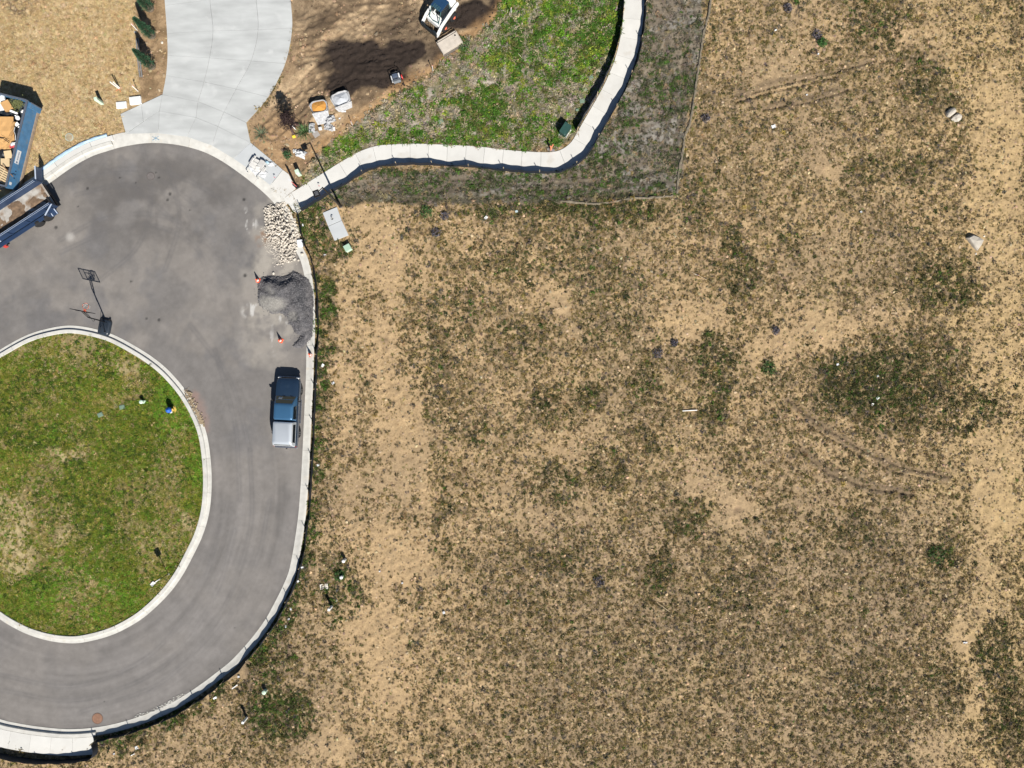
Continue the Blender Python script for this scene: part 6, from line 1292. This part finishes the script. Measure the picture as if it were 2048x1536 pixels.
def pin_flag(px, py, z, label, col="pink"):
    t = thing("pin_flag", label, "flag", W(px, py, z)); m = MB(); m.cyl((0, 0, 0), (.02, 0, .42), .008, n=5); m.build("wire", M_CHROME, t); m = MB(); m.box((.08, 0, .37), (.13, .008, .10)); m.build("flag_square", mat("pink_flag", (.62, .10, .14), .7), t)
pin_flag(639.5, 375, .10, "little pink pin flag on the path beside the lamp head")
pin_flag(551, 358, .10, "little pink pin flag on the pavement joint below the flagstones")
# spray paint
M_BPAINT = mat("blue_spray_paint", (.22, .36, .48), .8, var=.25, scale=20)
m = MB()
for a in (.5, -.55): m.box((0, 0, 0), (.62, .035, .003), Matrix.Rotation(a, 3, 'Z'))
m.box((0, 0, .001), (.03, .4, .003)); bp_ = m.build("paint_cross", M_BPAINT); bp_.location = W(312.5, 277.5, .045); bp_.rotation_euler = (0, 0, .1); tag(bp_, "blue spray painted cross on the pale kerb below the driveway", "paint mark")
bp_.location.z = .092

# ------------------------------------------------------------------ bulk bags and empty sacks
def bulk_bag(px, py, label, fillm, filln, rz, w, d, h, seed, flap):
    r = random.Random(seed); g = G(px, py); t = thing("bulk_bag", label, "bulk bag", (g.x, g.y, g.z - .02), rz, "open white bulk bags on the dirt"); n = 20; rings = []
    for s, z in ((.86, 0), (1.0, .22 * h), (1.02, .6 * h), (.97, .95 * h), (1.0, 1.04 * h), (.90, 1.0 * h), (.86, .8 * h)):
        rings.append([(math.copysign(abs(math.cos(a)) ** .55, math.cos(a)) * w / 2 * s * (1 + r.uniform(-.05, .05)), math.copysign(abs(math.sin(a)) ** .55, math.sin(a)) * d / 2 * s * (1 + r.uniform(-.05, .05)), z + r.uniform(-.05, .05) * (z > .1)) for a in [2 * math.pi * k / n for k in range(n)]])
    m = MB(); m.loft(rings, caps=False); m.build("sack", M_TRASHW, t, smooth=60)
    m = MB(); rr = []
    for s, z in ((.87, .86), (.6, 1.0), (.3, 1.12), (.02, 1.17)): rr.append([(math.copysign(abs(math.cos(a)) ** .6, math.cos(a)) * w / 2 * s, math.copysign(abs(math.sin(a)) ** .6, math.sin(a)) * d / 2 * s, h * (z + r.uniform(-.05, .05))) for a in [2 * math.pi * k / n for k in range(n)]])
    m.loft(rr, caps=False); m.build(filln, fillm, t, smooth=60)
    m = MB(); vs = []; fs = []
    for i in range(7):
        for j in range(5): u = i / 6 - .5; v = j / 4; vs.append((u * w * (1.0 - .25 * v), -d / 2 - v * flap, h * (.95 - 1.0 * v ** .8) + .05 + r.uniform(-.03, .03)))
    k_ = len(vs); vs += [(a, b, c_ - .012) for a, b, c_ in vs]
    for i in range(6):
        for j in range(4): q = i * 5 + j; fs += [(q, q + 5, q + 6, q + 1), (k_ + q + 1, k_ + q + 6, k_ + q + 5, k_ + q)]
    m.add(vs, fs); m.build("sack_flap", M_TRASHW, t, smooth=60)
    for sx in (-1, 1):
        m = MB(); m.tube([(sx * w * .45, d * .4, h), (sx * w * .52, d * .2, h * 1.25), (sx * w * .5, -d * .1, h * 1.02)], .025, 5); m.build("lifting_loop", M_TRASHW, t)
bulk_bag(642, 219, "open white bulk bag filled with orange sand on the dirt", mat("orange_sand", (.50, .24, .055), .95, var=.15, scale=5, bump=.5, bscale=30), "sand", math.radians(12), 1.30, .95, .58, 21, .72)
bulk_bag(685, 203, "open white bulk bag filled with pale grey gravel on the dirt", mat("pale_fill", (.42, .44, .47), .9, var=.16, scale=7, bump=.7, bscale=30), "gravel", math.radians(22), 1.45, 1.05, .58, 22, .22)
def sack(px, py, dx, dy, rz, label, seed, lift=.28, name="empty_sack", cat="sack", mt=None, zb=None):
    r = random.Random(seed); g = G(px, py) if zb is None else W(px, py, zb); nx = ny = 9; m = MB(); vs = []; fs = []
    sx, sy = r.uniform(0, 50), r.uniform(0, 50)
    for i in range(nx + 1):
        for j in range(ny + 1):
            u, v = i / nx - .5, j / ny - .5; n_ = abs(float(vnoise(np.array([u * 4.2 + sx]), np.array([v * 4.2 + sy]), 500)[0]) - .5) * 2; n2_ = float(vnoise(np.array([u * 9 + sy]), np.array([v * 9 + sx]), 501)[0]) - .5
            e = 1 - .25 * abs(n2_); vs.append((u * dx * e + .12 * n2_ * dx, v * dy * e + .1 * (n_ - .5) * dy, .03 + lift * (1 - n_) ** 1.5 * (1 - 2.2 * (u * u + v * v)) + lift * .5 * n2_ * (1 - abs(u) - abs(v))))
    k_ = len(vs); vs += [(a, b, c_ - .012) for a, b, c_ in vs]
    for i in range(nx):
        for j in range(ny): q = i * (ny + 1) + j; a, b, c_, d = q, q + ny + 1, q + ny + 2, q + 1; fs += [(a, b, c_, d), (k_ + d, k_ + c_, k_ + b, k_ + a)]
    m.add(vs, fs); o = m.build(name, mt or M_TRASHW); o.location = (g.x, g.y, g.z + .02); o.rotation_euler = (0, 0, rz); return tag(o, label, cat, "empty white sacks on the dirt" if name == "empty_sack" else None)
sack(662, 241, .85, .60, .5, "crumpled empty white sack below the orange sand bag, upper piece", 31, .45)
sack(658, 255, .75, .55, -.2, "crumpled empty white sack with folds, just below another sack", 32, .35)
sack(625, 257, .52, .78, .05, "upright crumpled white sack right of the ornamental grass", 33, .40)
sack(603, 309, .85, .62, -.35, "crumpled white sack above the pale green pedestal", 34, .45, mt=M_WHITE)
sack(591, 303, .34, .30, .2, "small white sack at the left end of the crumpled one above the pedestal", 35, .2, mt=M_WHITE)
m = MB(); m.box((0, 0, .12), (.26, .24, .24)); cb = m.build("white_tub", M_WHITE, bevel=.03); g = G(641, 258); cb.location = g; cb.rotation_euler = (.1, .1, .2); m = MB(); m.cyl((0, 0, .24), (0, 0, .27), .09, n=12); m.build("cap", M_WHITE, cb); tag(cb, "small white tub between the crumpled sacks on the dirt", "tub")
sheet("grey_tile", "square grey tile lying below the upright white sack", "tile", 633, 269.5, .12, .48, .42, .04, .6, mat("grey_tile", (.30, .28, .26), .8), None, (.05, .08), 0, 0, 41, 2, 2, ground=True)
m = MB(); m.box((0, 0, .03), (.26, .20, .06)); yb_ = m.build("yellow_card", mat("yellow_card", (.72, .55, .05), .6), bevel=.01); g = G(589.5, 275); yb_.location = (g.x, g.y, g.z + .03); yb_.rotation_euler = (.1, 0, .3); tag(yb_, "small bright yellow card on the dirt below the purple tree", "card")
for i, (px, py, dx, dy, rz, lb) in enumerate(((688, 224, .36, .12, .1, "thin white scrap below the grey gravel bag, lower one"), (683, 221, .22, .1, .2, "thin white scrap just under the grey gravel bag"), (669, 259, .16, .30, .1, "white torn strip right of the crumpled sacks"), (680, 238, .14, .1, 0, "tiny white chip right of the crumpled sacks"))):
    sheet("litter_scrap", lb, "litter", px, py, .12, dx, dy, .02, rz, M_WHITE, None, (.1, .1), .04, 0, 120 + i, 3, 3, ground=True)
# flagstones and plastic on the grey pavement
M_FLAG = mat("pale_flagstone", (.52, .51, .49), .85, var=.12, scale=4, rnd=.12)
FG = "pale flagstones stacked on the grey pavement"
for i, (px, py, dx, dy, rz, z, tl, lb) in enumerate(((517, 327, .50, .46, -.60, .22, (.1, .1), "dotted flagstone at the top of the stack on the grey pavement"), (510, 333, .55, .40, -.7, .26, (-.2, .25), "tilted flagstone at the left side of the stack"), (527, 331, .50, .62, -.62, .30, (.12, -.1), "large flagstone at the right side of the stack"), (520, 341, .50, .42, -.4, .20, (.15, .2), "flagstone at the lower middle of the stack"), (507, 325, .60, .16, -2.2, .30, (.3, .1), "narrow stone edging piece along the upper left of the stack"), (511, 320, .52, .16, -2.15, .24, (.2, 0), "second narrow stone edging piece at the upper left corner"), (529, 340, .42, .40, -.5, .24, (-.1, -.2), "broken flagstone at the lower right of the stack"))):
    p = W(px, py, .10 + z); m = MB(); m.prism([(-dx / 2, -dy / 2), (dx / 2 * .9, -dy / 2), (dx / 2, dy / 2 * .8), (dx * .1, dy / 2), (-dx / 2 * .95, dy / 2 * .85)], -.05, .05); o = m.build("flagstone", M_FLAG, bevel=.012); o.location = p; o.rotation_euler = (tl[0], tl[1], rz); tag(o, lb, "flagstone", FG)
sack(526, 348, .75, .55, -.5, "bright white plastic sheet spilling from the flagstones toward the kerb", 36, .12, "plastic_sheet", "plastic sheet", M_WHITE, .11)
sack(508, 342, .35, .95, .75, "long white plastic strip along the lower left of the flagstones", 37, .10, "plastic_sheet", "plastic sheet", M_WHITE, .11)
sack(543, 330, .42, .34, .3, "white plastic bag right of the flagstones on the grey pavement", 38, .2, "plastic_sheet", "plastic sheet", M_WHITE, .11)
sack(536, 326, .40, .22, -.6, "pale blue plastic bag between the flagstones and the white bag", 39, .2, "plastic_sheet", "plastic sheet", mat("pale_blue_plastic", (.42, .58, .68), .4), .11)
m = MB(); m.box((0, 0, .30), (.04, .98, .04)); m.box((.50, .5, .30), (1.0, .04, .04)); m.box((1.0, .0, .30), (.04, 1.0, .04)); m.box((0.02, -.48, .15), (.05, .05, .32)); m.box((0.0, .5, .15), (.05, .05, .32)); m.box((1.0, .5, .15), (.05, .05, .32)); m.box((1.0, -.48, .15), (.05, .05, .32))
fr = m.build("open_frame", mat("pale_frame", (.55, .55, .53), .6)); fr.location = W(503, 336, .11); fr.rotation_euler = (0, 0, math.radians(-33)); tag(fr, "pale open frame standing round the flagstone stack on the pavement", "frame")
# blue plastic strip behind the north-west kerb
i_a = idx_near(road_edge, 88, 373); i_b = idx_near(road_edge, 226, 299); ln = road_edge[i_a:i_b + 1]
a_ = offset(ln, 1.04); b_ = offset(ln, 1.30); m = MB(); rr = random.Random(9)
m.loft([[(p.x, p.y, .05), (p.x, p.y, .20 + rr.uniform(-.012, .012)), (p.x * .5 + q.x * .5, p.y * .5 + q.y * .5, .23 + rr.uniform(-.02, .02)), (q.x, q.y, .15 + rr.uniform(-.02, .02)), (q.x, q.y, .05)] for p, q in zip(a_, b_)])
bs = m.build("plastic_strip", mat("ice_blue_plastic", (.46, .62, .76), .30, var=.08, scale=3, spec=.5), smooth=40); tag(bs, "pale blue plastic strip laid behind the kerb below the straw", "plastic strip")
# edging strips by the conifers
for k, (dx, lb) in enumerate(((-2.2, "left of two grey edging strips lying beside the conifers"), (1.8, "right of two grey edging strips lying beside the conifers"))):
    m = MB(); m.tube([W(276 + dx, 78, .10), W(278 + dx, 110, .12), W(281 + dx, 135, .11), W(283.5 + dx, 155, .10)], .055, 6); o = m.build("edging_strip", mat("grey_edging", (.20, .20, .20), .6), smooth=40); tag(o, lb, "edging strip")
m = MB(); m.box((0, 0, .04), (.22, .16, .09)); o = m.build("stone", M_STONE2, bevel=.03); g = G(271.5, 65); o.location = g; tag(o, "small pale stone at the foot of the stake between the conifers", "stone")
rock("stone", "white stone in the brown mulch beside the driveway edge", "stone", 325, 86, .11, 81, M_STONE)
# ------------------------------------------------------------------ boulders and field litter
rock("boulder", "upper left of two pale boulders lying together in the field", "boulder", 1899, 227, .42, 91, M_STONE2, (1.15, .75, .75), rz=.65)
rock("boulder", "lower right of two pale boulders lying together in the field", "boulder", 1911.5, 237, .40, 95, M_STONE2, (1.15, .82, .70), rz=.5)
m = MB(); pr = [(-.66, .28), (-.20, .50), (.30, .36), (.66, .10), (.50, -.28), (.22, -.72), (-.10, -.40)]
vs = [(a * 1.02, b * 1.02, -.1) for a, b in pr] + [(a, b, .24 + .07 * math.sin(i * 2.3)) for i, (a, b) in enumerate(pr)] + [(a * .86, b * .86, .36 + .05 * math.cos(i * 1.9)) for i, (a, b) in enumerate(pr)] + [(0, 0, .40)]; n = len(pr)
m.add(vs, [(i, (i + 1) % n, n + (i + 1) % n, n + i) for i in range(n)] + [(n + i, n + (i + 1) % n, 2 * n + (i + 1) % n, 2 * n + i) for i in range(n)] + [(2 * n + i, 2 * n + (i + 1) % n, 3 * n) for i in range(n)])
o = m.build("boulder", M_STONE2); g = G(1946.5, 484); o.location = g; tag(o, "largest pale boulder, alone and pointed, at the right of the field", "boulder")
rock("stone", "small white stone just below the pointed boulder", "stone", 1950, 508, .09, 97, M_STONE); rock("stone", "small white stone right of the pointed boulder", "stone", 1967.5, 472.5, .08, 98, M_STONE)
m = MB(); m.tube([W(1364, 821.5, .16), W(1393, 820, .17)], .038, 8); o = m.build("white_pipe", M_PVC, smooth=40); tag(o, "short white pipe lying in the middle right of the field", "pipe")
m = MB(); m.tube([W(1316, 1206, .15), W(1326, 1213, .19), (W(1338, 1222, .16))], .022, 6); o = m.build("pale_stick", M_WOOD); tag(o, "thin pale stick lying in the lower middle of the field", "stick")
m = MB(); m.tube([W(1383, 545, .16), W(1412, 560, .18)], .02, 6); o = m.build("pale_stick", M_WOOD); tag(o, "thin pale stick lying in the upper middle of the field", "stick")
m = MB(); m.tube([W(1780, 627, .15), W(1791, 626, .17)], .025, 6); o = m.build("pale_stick", M_WOOD); tag(o, "short pale stick in the dry grass at the right of the field", "stick")
for i, (px, py, dx, dy, rz, lb) in enumerate(((1546, 254, .30, .26, .3, "square white litter left of the twin boulders in the upper field"), (1674, 729, .20, .15, .4, "white litter at the upper edge of the dark weedy patch"), (1754, 752, .16, .14, .1, "white litter near the middle of the dark weedy patch"), (1754, 796, .24, .20, .6, "larger white litter in the lower part of the dark weedy patch"), (1743, 809, .18, .14, 1.2, "white litter left below the larger scrap in the dark patch"), (1720, 425, .16, .14, .2, "white litter in the dry grass at the upper right"), (1634, 110, .14, .16, .1, "white litter below the purple weed at the top right"), (1612, 191, .16, .10, .4, "white litter in the dry grass above the square one"), (1550, 62, .18, .10, .2, "white scrap near the top of the field"), (888, 1224, .20, .18, .5, "bluish white litter in the lower left of the field"), (972, 436, .24, .20, .8, "torn white litter below the straw wattle at the top of the field"), (637, 930, .20, .16, .2, "white litter in the green strip just right of the road fence"), (646, 731, .26, .18, .9, "cream litter in the green strip level with the pickup"), (667, 766, .22, .16, .6, "cream litter in the field right of the pickup"), (633, 767, .12, .10, .1, "small white chip at the foot of the road fence"), (606, 1134, .22, .14, .3, "white litter at the foot of the road fence beside the risers"), (597, 1162, .16, .12, .5, "white chip at the foot of the road fence below the risers"), (583, 1217, .14, .20, .2, "cream chip beside the road fence at the curve"), (579, 1237, .20, .10, .4, "white scrap below the cream chip beside the fence"), (573, 1252, .14, .18, .1, "lowest white scrap beside the curving road fence"), (432, 1394, .30, .16, .3, "cream litter beyond the road fence near the bottom"), (479, 1352, .16, .14, .1, "cream chip left of the white lath"), (805, 1165, .14, .12, .3, "white chip in the bare ground right of the risers"), (760, 1142, .12, .10, .3, "smaller white chip in the bare ground right of the risers"), (674, 1200, .12, .14, .3, "white chip between the white post and the bare ground"), (1928, 1284, .34, .12, .1, "pinkish white scrap on the bare patch at the lower right"), (1310, 151, .0, .0, 0, ""), (1236, 112, .14, .18, .2, "white scrap on the foot of the fence at the upper path"), (651, 510, .16, .10, .2, "white chip beside the road fence below the concrete pad"), (607, 451, .10, .18, .1, "white chip at the fence corner beside the stone heap"), (275, 1494, .22, .26, .3, "white litter on the grass at the bottom left"), (230, 1506, .14, .12, .2, "cream chip on the grass at the bottom left"), (268, 1507, .40, .06, .5, "thin white strip beside the litter at the bottom left"))):
    if not lb: continue
    z = gz(px, py); sheet("litter_scrap", lb, "litter", px, py, z + .10, dx, dy, .03, rz, M_WHITE if i % 4 else M_PVC, None, (R.uniform(-.15, .15), R.uniform(-.15, .15)), .05, .03, 200 + i, 3, 3, ground=True)
rock("concrete_chunk", "small dusty chunk lying at the island kerb gutter", "chunk", 381, 796, .12, 131, M_STONE2, z=.03)
# dirt washed over the island kerb
ds = MB()
for i in range(320):
    t_ = R.random(); px = 374 + t_ * 32 + R.gauss(0, 3.0); py = 783 + t_ * 66 + R.gauss(0, 4); s = R.uniform(.02, .07); p = W(px, py); ds.add(OCT[0], OCT[1], Matrix.Translation((p.x, p.y, .05 + .08 * (px < 392) * R.random())) @ Matrix.Rotation(R.uniform(0, 6), 4, 'Z') @ Matrix.Diagonal((s * 1.5, s, s * .6, 1)))
o = ds.build("washed_dirt", mat("washed_dirt", (.30, .235, .155), .95, var=.4, scale=5)); tag(o, "brown dirt and leaves washed over the island kerb", "dirt", kind="stuff")
# crumbs of stone along the bottom kerb
ds = MB()
for i in range(160):
    t_ = R.random(); k_ = i_k = idx_near(road_edge, 372 - 100 * t_, 1389 + 46 * t_) if i % 8 == 0 else (k_ + R.choice((-1, 0, 1)))
    p = road_edge[k_ % len(road_edge)]; s = R.uniform(.015, .05); ds.add(OCT[0], OCT[1], Matrix.Translation((p.x + R.uniform(-.2, .1), p.y + R.uniform(-.05, .22), .03)) @ Matrix.Diagonal((s * 1.4, s, s * .6, 1)))
o = ds.build("concrete_crumbs", M_KERB); tag(o, "white concrete crumbs along the gutter at the bottom of the road", "crumbs", kind="stuff")
